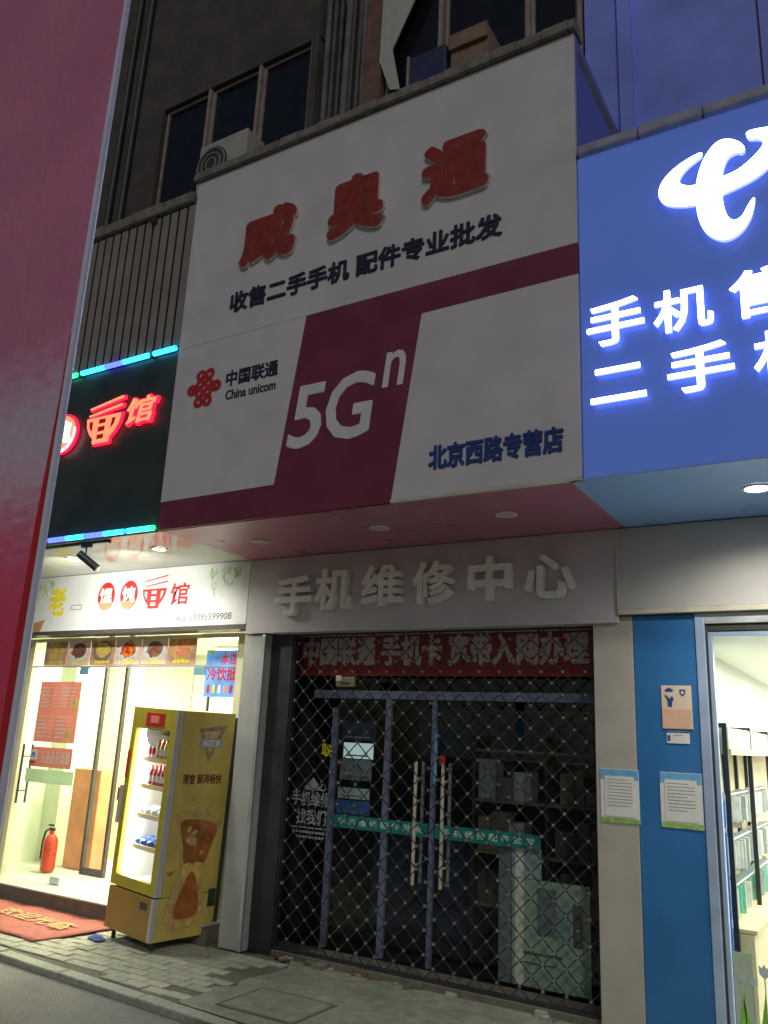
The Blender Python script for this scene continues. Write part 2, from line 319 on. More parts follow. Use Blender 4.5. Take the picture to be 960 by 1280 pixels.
# ------------------------------------------------------------------ ground
def kf(x): return 5.09-.064*(x+7)   # kerb front line
rd = MB().add([(-60,-40,-.06),(40,-40,-.06),(40,kf(40)+.02,-.06),(-60,kf(-60)+.02,-.06)], [(0,1,2,3)]).build('road', M['asphalt']); tag(rd, kind='structure')
kb = MB().add([(-40,kf(-40)-.01,-.075),(20,kf(20)-.01,-.075),(20,kf(20)+.16,-.075),(-40,kf(-40)+.16,-.075)], [(0,1,2,3)]).build('kerb', M['joint']); tag(kb, kind='structure')
x = -14.0
while x < 4:
    ln = random.uniform(.86, .98); z = random.uniform(-.008, .006); g = .008
    def ky(xx, o): return kf(xx)+o
    j = random.uniform(-.006, .006)
    mb = MB(); vs = [(x,ky(x,j),-.07),(x+ln-g,ky(x+ln,j),-.07),(x+ln-g,ky(x+ln,.13+j),-.07),(x,ky(x,.13+j),-.07),(x,ky(x,j),z),(x+ln-g,ky(x+ln,j),z),(x+ln-g,ky(x+ln,.13+j),z),(x,ky(x,.13+j),z)]
    mb.add(vs, [(0,3,2,1),(4,5,6,7),(0,1,5,4),(1,2,6,5),(2,3,7,6),(3,0,4,7)])
    mb.build('kerb_stone', M['kerb'], kb, bevel=.012); x += ln
pv = MB().add([(-40,kf(-40)+.13,-.014),(20,kf(20)+.13,-.014),(20,7.2,-.014),(-40,7.2,-.014)], [(0,1,2,3)]).build('pavement', M['joint']); tag(pv, kind='structure')
bl, bw = .232, .116
brick_me = []
for bm_ in BRICKM:
    o = MB().box(-bl/2+.004, bl/2-.004, -bw/2+.004, bw/2-.004, -.05, 0).build('paving_brick', bm_, bevel=0)
    bm = bmesh.new(); bm.from_mesh(o.data); bmesh.ops.bevel(bm, geom=[e for e in bm.edges if all(v.co.z > -.01 for v in e.verts)], offset=.006, segments=1, affect='EDGES'); bm.to_mesh(o.data); bm.free()
    brick_me.append(o.data); bpy.data.objects.remove(o)
nb = 0
for row in range(14):
    for c in range(-2, 22):
        x = -9.0+c*bl+(bl/2 if row % 2 else 0); y = 6.36-row*bw
        if y-bw/2 < kf(x)+.14 or x > -4.75 or nb >= 296: continue
        if x > -5.05 and random.random() < .3: continue
        o = bpy.data.objects.new('paving_brick', random.choice(brick_me)); COL.objects.link(o)
        o.location = (x, y, random.uniform(-.006, .003)); o.rotation_euler = (random.uniform(-.015, .015), random.uniform(-.015, .015), random.uniform(-.02, .02)); adopt(o, pv); nb += 1
# worn concrete in front of the shuttered shop
def blob(pts, z0, z1, name, m, parent, bevel=.0):
    mb = MB(); n = len(pts); mb.add([(p[0],p[1],z0) for p in pts]+[(p[0],p[1],z1) for p in pts], [tuple(range(n,2*n))]+[(i,(i+1)%n,(i+1)%n+n,i+n) for i in range(n)])
    return mb.build(name, m, parent, bevel)
edge = [(-4.72+random.uniform(-.07,.07), kf(-4.7)+.15+i*.115) for i in range(13)]
blob([(3,kf(3)+.14),(3,6.6),(-4.9,6.6)]+[p for p in reversed(edge)], -.03, -.004, 'concrete_slab', M['concrete'], pv)
box('access_cover', M['concrete'], pv, -4.45, -3.8, 5.25, 5.75, -.01, .003, .004)
box('access_cover_rim', M['joint'], pv, -4.48, -3.77, 5.22, 5.78, -.01, .0)
st = box('step', M['stepface'], None, -9.7, -5.72, 6.44, 7.0, -.02, .15, .008); tag(st, kind='structure')
for k in range(7): box('step_tile', M['tile'], st, -9.69+k*.585, min(-9.69+k*.585+.578, -5.725), 6.42, 6.985, .152, .17, .004)
# ------------------------------------------------------------------ apartment block above
ap = thing('apartment_building', 'dark old apartment wall with window bands rising above the shop canopies', 'building', (-5, YW, 7.1))
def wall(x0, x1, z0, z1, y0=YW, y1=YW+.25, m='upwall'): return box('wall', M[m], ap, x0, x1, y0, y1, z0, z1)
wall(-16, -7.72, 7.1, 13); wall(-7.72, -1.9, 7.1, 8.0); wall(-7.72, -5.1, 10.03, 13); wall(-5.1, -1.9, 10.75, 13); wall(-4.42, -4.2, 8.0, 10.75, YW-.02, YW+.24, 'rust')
wall(-5.22, -5.12, 8.0, 10.75, YW-.015)
box('wall', M['upwall_blue'], ap, -1.9, 4, YW+.001, YW+.25, 3.7, 13)
box('wall_joint', M['darkblue'], ap, -.42, -.405, YW-.004, YW+.01, 6.0, 13)
box('pilaster', M['upwall_blue'], ap, -1.58, -1.46, YW-.05, YW+.1, 6.0, 13)
box('room_back', M['slatgap'], ap, -8, -1.4, YW+.9, YW+.95, 7.3, 11.5)
for x0, x1, z1 in ((-7.70, -6.90, 10.02), (-6.86, -6.05, 10.02), (-6.01, -5.24, 10.02), (-4.18, -3.50, 10.7), (-3.44, -2.5, 10.7), (-2.46, -1.97, 10.7)):
    wn = MB(); t = .035
    wn.box(x0, x0+t, YW+.06, YW+.12, 8, z1); wn.box(x1-t, x1, YW+.06, YW+.12, 8, z1); wn.box(x0+t, x1-t, YW+.06, YW+.12, 8, 8+t); wn.box(x0+t, x1-t, YW+.06, YW+.12, z1-t, z1)
    f = wn.build('window', M['winframe'], ap)
    box('pane', M['winglass'], f, x0+t, x1-t, YW+.085, YW+.095, 8+t, z1-t)
    box('mullion', M['winframe'], ap, x1, x1+.045, YW+.0, YW+.12, 8, z1)
for k in range(7):   # curtain folds and pipes at the open bay
    MB().cyl((-5.05+k*.09, YW+.1, 8), (-5.05+k*.09+random.uniform(-.03,.03), YW+.1, 10.7), .035+.01*(k % 2), 8).build('pipe' if k % 3 == 0 else 'curtain_fold', M['roofslab'] if k % 3 == 0 else M['darkframe'], ap, smooth=True)
sh = MB().prism([(-4.2,9.19),(-4.19,10.6),(-3.55,10.6),(-3.73,9.93),(-4.04,9.28),(-3.92,8.7),(-4.05,8.75)], YW-.06, YW-.045).build('hanging_sheet', M['sheet']); tag(sh, 'pale torn sheet hanging in the upper window bay', 'sheet')
for k, x in enumerate((-8.5, -8.25, -9.1)):
    MB().cyl((x, YW-.06, 7.1), (x+.05, YW-.06, 13), .04, 10).build('drain_pipe', M['acdark'], ap, smooth=True)
# canopy roof slab
rs = box('canopy_slab', M['roofslab'], ap, -9.6, -1.61, YB+.09, YW-.002, 7.08, 7.2)
# air conditioner
def ac_unit():
    t = thing('air_conditioner', 'grey outdoor air conditioner unit with round fan on the canopy roof', 'air conditioner', (-5.5, 5.45, 7.2))
    box('case', M['ac'], t, -5.80, -5.14, 5.30, 5.58, 7.34, 7.97, .015)
    MB().cyl((-5.6,5.305,7.68),(-5.6,5.285,7.68),.21,24).build('fan_grille', M['acdark'], t)
    for k in range(3):
        r = .07+.06*k; MB().tube([(-5.6+r*math.cos(R(a)),5.28,7.68+r*math.sin(R(a))) for a in range(0,361,20)],.005,5).build('fan_ring', M['ac'], t)
    for xx in (-5.72,-5.22): box('foot', M['acdark'], t, xx-.03, xx+.03, 5.32, 5.56, 7.2, 7.34)
ac_unit()
b1 = thing('roof_box', 'dark blue upright board crate on the canopy behind the billboard coping', 'crate', (-3.05, 5.5, 7.2))
box('side_panel', M['darkblue'], b1, -3.26, -2.88, 5.36, 5.6, 7.2, 8.02, .01); box('edge_strip', M['winframe'], b1, -3.275, -3.25, 5.345, 5.372, 7.2, 8.03)
b2 = thing('carton', 'brown carton on the canopy behind the billboard coping', 'carton', (-2.7, 5.5, 7.2))
box('carton_body', M['carton'], b2, -2.84, -2.47, 5.38, 5.68, 7.2, 8.05, .01); box('flap', M['carton'], b2, -2.84, -2.47, 5.34, 5.375, 7.9, 8.06, .004)

# ------------------------------------------------------------------ billboard
bb = thing('billboard', 'large white and red phone shop billboard between the dark sign and the blue sign', 'billboard', (-3.6, YB, ZS))
XL, XR, ZT = -5.54, -1.62, 7.29
box('casing', M['white_side'], bb, XL, XR, YB+.03, YW-.005, ZS+.006, ZT-.01)
box('blue_lit_side', M['sideblue'], bb, XR+.001, XR+.008, YB+.03, YW-.006, ZS+.006, ZT-.01); box('top_panel', M['white_board'], bb, XL, XR, YB, YB+.028, 5.434, ZT)  # thin sheet colours the billboard's right side with the sign's blue light
prism('left_panel', M['white_board'], bb, [(XL,3.913),(-4.236,3.925),(-4.028,5.430),(XL,5.430)], YB, YB+.028)
prism('right_panel', M['white_board'], bb, [(-3.092,ZS),(XR,ZS),(XR,5.181),(-2.883,5.174)], YB, YB+.028)
prism('red_panel', M['red_board'], bb, [(XL,ZS),(-3.096,ZS),(-2.887,5.178),(XR,5.185),(XR,5.430),(-4.024,5.430),(-4.232,3.921),(XL,3.909)], YB+.001, YB+.0275)
box('bottom_trim', M['lip'], bb, -3.09, XR, YB-.012, YB+.02, ZS-.008, ZS+.016)
for c, x0, z0, x1, z1 in (('威', -4.82, 6.12, -4.22, 6.62), ('奥', -3.82, 6.11, -3.29, 6.65), ('通', -2.88, 6.15, -2.33, 6.65)):
    text('letter', c, [M['red_letter'], M['white_side']], bb, x0, z0, x1, z1, YB-.001, .04, .07)
text('slogan', '收售二手手机 配件专业批发', M['navy'], bb, -4.93, 5.675, -2.205, 5.875, YB-.001, .012, .03)
text('letter', '5', M['white_txt'], bb, -4.125, 4.215, -3.775, 4.76, YB-.001, .006, .022, .12)
text('letter', 'G', M['white_txt'], bb, -3.74, 4.225, -3.29, 4.785, YB-.001, .006, .022, .12)
text('letter', 'n', M['white_txt'], bb, -3.215, 4.60, -3.01, 4.90, YB-.001, .006, .015, .15)
text('brand_text', '中国联通', M['navy'], bb, -4.885, 4.925, -4.295, 5.075, YB-.001, .004, .035)
text('brand_text', 'China unicom', M['navy'], bb, -4.875, 4.795, -4.305, 4.885, YB-.001, .004, .03)
text('branch_name', '北京西路专营店', M['bluetxt'], bb, -2.77, 3.86, -1.745, 4.045, YB-.001, .012, .035)
# interlaced knot emblem
kn = MB(); cx, cz, s_ = -5.15, 4.965, .2
def ring(px, pz, r1, r2, k, n=20):
    for i in range(n):
        a0, a1 = 2*math.pi*i/n, 2*math.pi*(i+1)/n
        P = [(cx+s_*(px+r*math.cos(a)), cz+s_*.92*(pz+r*math.sin(a))) for r, a in ((r1,a0),(r2,a0),(r2,a1),(r1,a1))]
        kn.add([(p[0], YB-.004-.0006*k, p[1]) for p in P], [(0,1,2,3)])
for k, (px, pz) in enumerate(((-.26,.72),(.26,.72),(-.26,-.72),(.26,-.72),(-.74,.0),(.74,.0),(-.26,.24),(.26,.24),(-.26,-.24),(.26,-.24),(-.5,.0),(.5,0),(0,.5),(0,-.5),(0,0))): ring(px, pz, .09, .31 if k < 6 else .27, k)
kn.build('knot_emblem', M['knot'], bb)
k = 0; x = XL-.03
while x < XR-.02:
    ln = .218
    mb = MB(); n = 8; vs = []
    for e, xx in enumerate((x, min(x+ln-.006, XR+.02))):
        for i in range(n+1):
            a = math.pi*i/n; vs.append((xx, YB+.05-.1*math.cos(a), ZT+.012+(.13+.012*(k % 2))*math.sin(a)**.6))
    fs = [(i, i+1, i+n+2, i+n+1) for i in range(n)]+[tuple(range(n+1)), tuple(reversed(range(n+1, 2*n+2))), (0, n+1, 2*n+1, n)]
    mb.add(vs, fs).build('coping_tile', M['coping'], bb, smooth=True); x += ln; k += 1

# ------------------------------------------------------------------ telecom sign
ts = thing('telecom_sign', 'bright blue illuminated telecom shop sign with glowing white emblem and characters', 'sign', (0, YB, ZS))
box('sign_face', M['telface'], ts, XR+.012, 3.2, YB+.004, YB+.06, ZS+.004, 6.13)
box('casing', M['upwall_blue'], ts, XR+.012, 3.2, YB+.062, YW-.01, ZS+.01, 6.12)
for k in range(11): box('coping_tile', M['coping_blue'], ts, XR+.02+k*.44, XR+.02+k*.44+.434, YB-.04, YB+.3, 6.135, 6.215+.008*(k % 2), .015)
E1 = [(-0.7485, 5.8237), (-0.8487, 5.7967), (-0.9481, 5.7406), (-1.0119, 5.6668), (-1.0297, 5.5836), (-0.9973, 5.5096), (-0.917, 5.4645), (-0.7896, 5.4373), (-0.6293, 5.4617), (-0.5185, 5.4849), (-0.4234, 5.5164), (-0.3372, 5.5743), (-0.2677, 5.6696), (-0.2482, 5.7634), (-0.274, 5.8388), (-0.3513, 5.8671), (-0.4509, 5.8748), (-0.4496, 5.8202), (-0.3884, 5.7947), (-0.365, 5.7632), (-0.3806, 5.722), (-0.4372, 5.6673), (-0.5267, 5.6117), (-0.6216, 5.592), (-0.7817, 5.5855), (-0.853, 5.6037), (-0.8912, 5.64), (-0.8801, 5.689), (-0.8287, 5.7427), (-0.7468, 5.7913)]   # (x, z) on the sign face
E2 = [(-0.474, 5.7467), (-0.4995, 5.806), (-0.5608, 5.8565), (-0.6305, 5.8662), (-0.6981, 5.8092), (-0.7472, 5.7218), (-0.785, 5.5887), (-0.7929, 5.4384), (-0.7783, 5.2991), (-0.7341, 5.193), (-0.6574, 5.1263), (-0.5898, 5.1218), (-0.5234, 5.1604), (-0.4705, 5.242), (-0.4408, 5.3546), (-0.4526, 5.3665), (-0.484, 5.3252), (-0.5232, 5.2626), (-0.5693, 5.2436), (-0.6072, 5.2854), (-0.6265, 5.3717), (-0.6308, 5.4643), (-0.6216, 5.592), (-0.6114, 5.6523), (-0.579, 5.7213), (-0.525, 5.7408), (-0.4997, 5.7273)]   # (x, z) on the sign face
for nm, E_, d0 in (('emblem_swoosh', E1, .0), ('emblem_stroke', E2, .004)):
    P = smoothpts(E_, 4)
    o = prism(nm, [M['telletter'], M['telside']], ts, P, YB-.06-d0, YB-.03)
    for p in o.data.polygons: p.material_index = 0 if p.normal.y < -.5 else 1
for c, x0, z0, x1, z1 in (('手', -1.545, 4.555, -1.165, 4.875), ('机', -1.10, 4.555, -.735, 4.855), ('售', -.63, 4.55, -.24, 4.87),
                          ('二', -1.53, 4.145, -1.17, 4.385), ('手', -1.03, 4.12, -.635, 4.43), ('机', -.52, 4.12, -.14, 4.43)):
    text('letter', c, [M['telletter'], M['telside']], ts, x0, z0, x1, z1, YB-.03, .025, .016)

# ------------------------------------------------------------------ noodle shop upper sign, cladding
ns = thing('neon_sign', 'dark sign board with red glowing bowl and noodle shop characters above the noodle shop', 'sign', (-7.3, YB, ZS))
box('sign_face', M['darkgreen'], ns, -9.6, XL-.012, YB+.01, YB+.06, ZS+.02, 5.47)
box('casing', M['slatgap'], ns, -9.6, XL-.012, YB+.062, YW-.01, ZS+.03, 5.46)
def bowl(parent, x0, z0, x1, z1, y, dep, mr, mf, mh, rim=0.0, lean=0.0):
    W = x1-x0; H = z1-z0
    def T(pts): return [(x0+a*W+lean*b*W, z0+b*H) for a, b in pts]
    body = [(0,.62),(.04,.42),(.14,.26),(.27,.14),(.27,.03),(.73,.03),(.73,.14),(.86,.26),(.96,.42),(1,.62)]
    if rim:
        cxm = .5; czm = .33
        o = [(cxm+(a-cxm)*(1+rim), czm+(b-czm)*(1+rim*1.4)) for a, b in body]
        prism('bowl_rim', mr, parent, T(o), y-dep*.6, y)
    prism('bowl', mf, parent, T(body), y-dep, y-.001)
    for h in ([(.1,.54),(.21,.54),(.22,.3),(.13,.4)], [(.9,.54),(.79,.54),(.78,.3),(.87,.4)], [(.4,.56),(.6,.56),(.6,.46),(.4,.46)], [(.4,.39),(.6,.39),(.6,.28),(.4,.28)], [(.4,.21),(.6,.21),(.6,.11),(.4,.11)]):
        prism('bowl_slot', mh, parent, T(h), y-dep-.004, y-dep-.0005)
    for a, b in ((.70, .80), (.86, .98)):
        prism('chopstick', mf, parent, T([(.05,a-.02),(1.0,b),(1.0,b+.035),(.05,a+.005)]), y-dep, y-.001)
        if rim: prism('chopstick_rim', mr, parent, T([(.02,a-.045),(1.03,b-.025),(1.03,b+.06),(.02,a+.03)]), y-dep*.6, y-.0005)
bowl(ns, -6.685, 4.60, -6.21, 5.06, YB-.0, .05, M['neonrim'], M['neonface'], M['neonhole'], .09, .04)
text('letter_rim', '馆', M['neonrim'], ns, -6.125, 4.735, -5.715, 5.018, YB, .03, .034, .15); text('letter', '馆', M['neonface'], ns, -6.11, 4.745, -5.73, 5.008, YB, .045, .004, .15)
for cx, ch in ((-7.05, '饨'), (-7.55, '馄')):
    prism('disc', M['neonrim'], ns, ell(cx, 4.80, .215, .215), YB-.03, YB)
    prism('disc_face', M['neonface'], ns, ell(cx, 4.80, .19, .19), YB-.042, YB-.001)
    mb = MB()
    for i in range(18):
        a0, a1 = R(-105+i*6.5), R(-105+(i+1)*6.5)
        mb.prism([(cx+.185*math.cos(a0), 4.80+.185*math.sin(a0)), (cx+.212*math.cos(a0), 4.80+.212*math.sin(a0)), (cx+.212*math.cos(a1), 4.80+.212*math.sin(a1)), (cx+.185*math.cos(a1), 4.80+.185*math.sin(a1))], YB-.052, YB-.044)
    mb.build('disc_arc', M['neonwhite'], ns)
    text('letter', ch, M['neonwhite'], ns, cx-.125, 4.70, cx+.125, 4.92, YB-.042, .012, .05)
LC = dict(c=led('led_cyan', (.02, .55, 1), 4.5), b=led('led_blue', (.05, .1, 1), 4.5), g=led('led_green', (.02, 1, .35), 3.5))
def ledstrip(z, segs, label):
    t = thing('led_strip', label, 'light strip', (-6.3, YB, z))
    for a, b_, c in segs:
        MB().cyl((a, YB-.02, z), (b_, YB-.02, z), .026, 8).build('led_segment', LC[c], t)
    box('mounting_rail', M['black'], t, segs[0][0], segs[-1][1], YB-.008, YB+.012, z-.02, z+.02)
ledstrip(5.452, ((-7.6,-7.1,'c'),(-7.08,-6.975,'g'),(-6.905,-6.55,'c'),(-6.55,-6.28,'b'),(-6.28,-5.925,'c'),(-5.86,-5.56,'c')), 'cyan and blue light strip along the top of the dark noodle sign')
ledstrip(3.672, ((-7.6,-7.08,'c'),(-7.02,-6.75,'b'),(-6.75,-6.5,'c'),(-6.5,-6.22,'b'),(-6.22,-5.955,'c'),(-5.905,-5.72,'c'),(-5.72,-5.56,'g')), 'blue and green light strip along the bottom of the dark noodle sign')
cl = thing('slat_cladding', 'grey vertical slat cladding above the dark noodle sign', 'cladding', (-7.3, YB, 5.5))
box('backing', M['slatgap'], cl, -9.6, XL-.012, YB+.020, YB+.05, 5.49, 7.08)
x = -9.55
while x < XL-.1:
    box('slat', M['slat'], cl, x, x+.09, YB+.005, YB+.018, 5.49, 7.06, .003); x += .122
box('slat', M['slat'], cl, x, XL-.014, YB+.005, YB+.018, 5.49, 7.06)
for k in range(9): box('coping_tile', M['coping'], cl, -9.6+k*.45, -9.6+k*.45+.444 if k < 8 else XL-.04, YB-.04, YB+.32, 7.085, 7.2+.01*(k % 2), .012)
box('bracket', M['black'], cl, -6.15, -6.09, YB-.03, YB+.004, 7.0, 7.07)
# ------------------------------------------------------------------ shop buildings
nsb = thing('noodle_shop', 'small noodle shop with bright cream interior behind glass doors', 'shop', (-7.5, YF, 0))
rsb = thing('repair_shop', 'closed dark phone repair shop between grey pillars', 'shop', (-3.7, YF, 0))
tsb = thing('telecom_shop', 'open bright telecom shop with blue pillar and glass front', 'shop', (0, YF, 0))
box('soffit', M['soffitw'], nsb, -9.6, -5.53, YB+.065, 6.86, ZS+.004, ZS+.018)
box('soffit', M['soffitr'], rsb, -5.528, -1.70, YB+.032, YF, ZS-.006, ZS+.004)
box('soffit', M['soffitb'], tsb, -1.698, 3.2, YB+.0, YF+.2, ZS-.008, ZS+.003)
# grey pillars
box('pillar', M['pillarw'], rsb, -5.57, -5.30, YF, 7.0, 0, 2.875, .006)
box('pillar_flange', M['alu'], rsb, -5.335, -5.295, YF-.012, YF+.02, 0, 2.87, .004)
box('pillar', M['pillar'], rsb, -1.985, -1.676, YF, 7.0, -.02, 2.935, .004)
box('jamb', M['darkjamb'], rsb, -5.292, -5.03, YF+.10, YF+.2, 0, 2.9)
# interior shell of the repair shop
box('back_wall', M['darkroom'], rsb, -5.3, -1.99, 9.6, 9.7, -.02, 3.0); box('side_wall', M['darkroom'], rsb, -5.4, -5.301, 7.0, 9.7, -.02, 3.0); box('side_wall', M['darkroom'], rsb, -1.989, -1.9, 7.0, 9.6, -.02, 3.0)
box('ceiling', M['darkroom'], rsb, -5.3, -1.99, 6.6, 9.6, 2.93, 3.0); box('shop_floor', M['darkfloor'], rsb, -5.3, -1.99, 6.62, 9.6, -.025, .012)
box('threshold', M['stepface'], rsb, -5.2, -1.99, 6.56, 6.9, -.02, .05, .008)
for k in range(26):  # crumbled mortar along the threshold
    x = random.uniform(-5.0, -2.1); s_ = random.uniform(.012, .045)
    box('mortar_crumb', random.choice([M['concrete'], M['stepface'], M['rust'], M['kerb']]), rsb, x, x+s_*random.uniform(1, 3), 6.50+random.uniform(-.04, .05), 6.565, -.004, s_*.8, .004)
# repair shop fascia sign
fs_ = thing('fascia_sign', 'grey fascia board with pale raised repair centre characters over the shuttered shop', 'sign', (-3.6, YF, 2.88))
box('fascia_board', M['fascia'], fs_, -5.545, -1.775, YF-.03, YF+.6, 2.885, ZS-.01, .004)
for c, x0, z0, x1, z1 in (('手', -5.125, 3.05, -4.70, 3.42), ('机', -4.65, 3.085, -4.25, 3.465), ('维', -4.12, 3.10, -3.71, 3.465), ('修', -3.58, 3.10, -3.19, 3.465), ('中', -3.03, 3.10, -2.65, 3.465), ('心', -2.52, 3.105, -2.10, 3.45)):
    text('letter', c, M['chanletter'], fs_, x0, z0, x1, z1, YF-.035, .075, .034)
# ------------------------------------------------------------------ noodle fascia sign
nf = thing('noodle_fascia_sign', 'white noodle shop fascia board with red discs bowl and phone number', 'sign', (-7.3, YF, 2.96))
box('fascia_board', M['fasciaw'], nf, -9.6, -5.56, YF-.02, YF+.06, 2.985, ZS, .004)
box('bottom_rail', M['spot'], nf, -9.6, -5.56, YF-.015, YF+.2, 2.94, 2.983)
for cx, ch in ((-7.695, '馄'), (-7.32, '饨')):
    prism('disc', M['red'], nf, ell(cx, 3.368, .14, .165), YF-.024, YF-.021)
    prism('disc_base', M['salmon'], nf, ell(cx, 3.368, .138, .163, 14, 205, 335), YF-.026, YF-.0245)
    text('letter', ch, M['white_txt'], nf, cx-.10, 3.29, cx+.10, 3.46, YF-.0275, .002, .05)
bowl(nf, -7.10, 3.185, -6.73, 3.56, YF-.021, .004, M['red'], M['red'], M['white_txt'])
text('letter', '馆', M['red'], nf, -6.665, 3.225, -6.39, 3.465, YF-.021, .003, .012, .05)
text('letter', '老', M['yellow'], nf, -8.70, 3.18, -8.41, 3.52, YF-.021, .003, .035)
text('phone_number', '13095599908', M['grey'], nf, -6.335, 3.04, -5.76, 3.115, YF-.021, .002, .012, .08)
text('phone_label', '电话', M['grey'], nf, -6.54, 3.035, -6.40, 3.10, YF-.021, .002, .004)
mbx = MB()
for a in ((-8.29,-8.10,3.282,3.288),(-8.29,-8.10,3.232,3.238),(-8.29,-8.283,3.238,3.282),(-8.107,-8.10,3.238,3.282)): mbx.box(a[0],a[1],YF-.024,YF-.021,a[2],a[3])
mbx.build('printed_frame', M['grey'], nf)
def sprig(parent, x, z, dx, n, seed):
    rr = random.Random(seed); mb = MB()
    for i in range(n):
        px = x+rr.uniform(0, dx); pz = z-abs(rr.gauss(0, .09)); a = rr.uniform(-2.4, -.7); L = rr.uniform(.05, .13); w_ = .008
        ex, ez = px+L*math.cos(a), pz+L*math.sin(a); nx, nz = -math.sin(a)*w_, math.cos(a)*w_
        mx_, mz_ = (px+ex)/2, (pz+ez)/2
        yy = YF-.0225-.00008*i
        mb.add([(px,yy,pz),(mx_+nx,yy,mz_+nz),(ex,yy,ez),(mx_-nx,yy,mz_-nz)], [(3,2,1,0)])
    mb.build('printed_leaves', M['leaf'], parent)
sprig(nf, -6.1, 3.63, .42, 34, 1); sprig(nf, -9.0, 3.63, .35, 34, 2)
prism('printed_bowl', M['wood'], nf, [(-9.05,2.99),(-8.80,2.99),(-8.74,3.13),(-8.9,3.10),(-9.05,3.12)], YF-.0235, YF-.021)
# ------------------------------------------------------------------ noodle shop interior and glass front
YG = 6.76
box('back_wall', M['whitewall'], nsb, -9.9, -5.6, 10.2, 10.3, .15, 3.3); box('side_wall', M['greenwall'], nsb, -10.0, -9.9, YG, 10.3, .15, 3.3); box('side_wall', M['cream'], nsb, -5.6, -5.575, YG+.3, 10.2, .15, 3.3)
box('ceiling', M['whitewall'], nsb, -9.9, -5.6, YG+.1, 10.2, 3.1, 3.2)
fl = box('shop_floor', M['ftile'], nsb, -9.9, -5.6, 7.0, 10.2, .1, .158)
box('partition', M['cream'], nsb, -9.9, -9.25, 8.5, 8.6, .16, 3.1); box('wood_pier', M['wood'], nsb, -9.27, -8.76, 7.62, 7.9, .16, 1.37, .01); box('pale_pier', M['greenwall'], nsb, -9.9, -9.6, 7.7, 7.95, .16, 3.1)
for x in (-8.72, -8.34): box('inner_post', M['darkframe'], nsb, x-.02, x+.02, 7.45, 7.5, .16, 3.09)
box('inner_rail', M['darkframe'], nsb, -8.70, -8.36, 7.455, 7.495, .16, .24)
# ceiling lamps
for k, (x, y) in enumerate(((-8.6, 7.7), (-6.8, 7.9), (-7.8, 9.2))):
    lt = thing('ceiling_lamp', 'flat white ceiling lamp lit inside the noodle shop', 'lamp', (x, y, 3.1), 'noodle shop ceiling lamps')
    box('lamp_frame', M['lamprim'], lt, x-.62, x+.62, y-.12, y+.12, 3.065, 3.098, .005); box('diffuser', M['lamp'], lt, x-.6, x+.6, y-.1, y+.1, 3.055, 3.066)
    area(lt, (x, y, 3.05), 1.2, .2, 120, (1, .94, .66))
def frame(name, m, parent, x0, x1, z0, z1, t, y0, y1):
    mb = MB(); mb.box(x0, x0+t, y0, y1, z0, z1); mb.box(x1-t, x1, y0, y1, z0, z1); mb.box(x0+t, x1-t, y0, y1, z0, z0+t); mb.box(x0+t, x1-t, y0, y1, z1-t, z1); return mb.build(name, m, parent)
gf = thing('shop_window', 'cream metal frame with glass transom over the noodle shop doors', 'shop window', (-7.5, YG, .17))
box('frame_post', M['creamframe'], gf, -9.33, -9.245, YG-.03, YG+.05, .17, 2.94, .004); box('frame_post', M['pillar'], nsb, -9.75, -9.335, YG-.25, YG+.1, .15, 2.94)
box('frame_post', M['creamframe'], gf, -5.90, -5.6, YG-.02, YG+.06, .17, 2.94); box('frame_head', M['creamframe'], gf, -9.32, -5.9, YG-.02, YG+.05, 2.90, 2.94)
box('transom_rail', M['alu'], gf, -9.32, -5.9, YG-.012, YG+.022, 2.585, 2.605)
box('transom_pane', M['glass'], gf, -9.32, -5.9, YG, YG+.008, 2.607, 2.90)
def gdoor(x0, x1, label):
    t = thing('glass_door', label, 'door', ((x0+x1)/2, YG, .17)); box('pane', M['glass'], t, x0, x1, YG, YG+.01, .20, 2.575)
    return t
d1 = gdoor(-9.24, -8.215, 'frameless glass door with red menu posters and long bar handle')
for s_ in (-1, 1):
    hx = -9.13; hy = YG+.005+s_*.06
    h = MB().cyl((hx, hy, .98), (hx, hy, 1.66), .014, 10).build('handle', M['darkframe'], d1, smooth=True)
    for z in (1.12, 1.52): MB().cyl((hx, hy, z), (hx, YG+.005-s_*.001, z), .009, 8).build('handle_stud', M['darkframe'], h)
box('frost_band', M['frostband'], d1, -9.10, -8.23, YG-.0035, YG-.001, 1.23, 1.385); box('top_patch', M['hinge'], d1, -8.36, -8.21, YG-.014, YG+.024, 2.50, 2.584, .003); box('bottom_patch', M['alu'], d1, -8.38, -8.21, YG-.02, YG+.03, .172, .25, .004)
d2 = gdoor(-6.50, -5.91, 'frameless glass door leaf with blue cold drinks poster beside the grey pillar')
box('top_patch', M['hinge'], d2, -6.50, -6.34, YG-.014, YG+.024, 2.50, 2.584, .003); box('bottom_patch', M['alu'], d2, -6.5, -6.34, YG-.02, YG+.03, .172, .25, .004)
box('edge_strip', M['alu'], d2, -6.515, -6.501, YG-.004, YG+.014, .2, 2.575)
# an open leaf swung inward
d3 = thing('glass_door', 'open frameless glass door leaf swung into the noodle shop doorway', 'door', (-8.2, YG, .17))
def swing(o, ang, px, py): o.data.transform(Matrix.Translation((px, py, 0)) @ Matrix.Rotation(R(ang), 4, 'Z') @ Matrix.Translation((-px, -py, 0)))
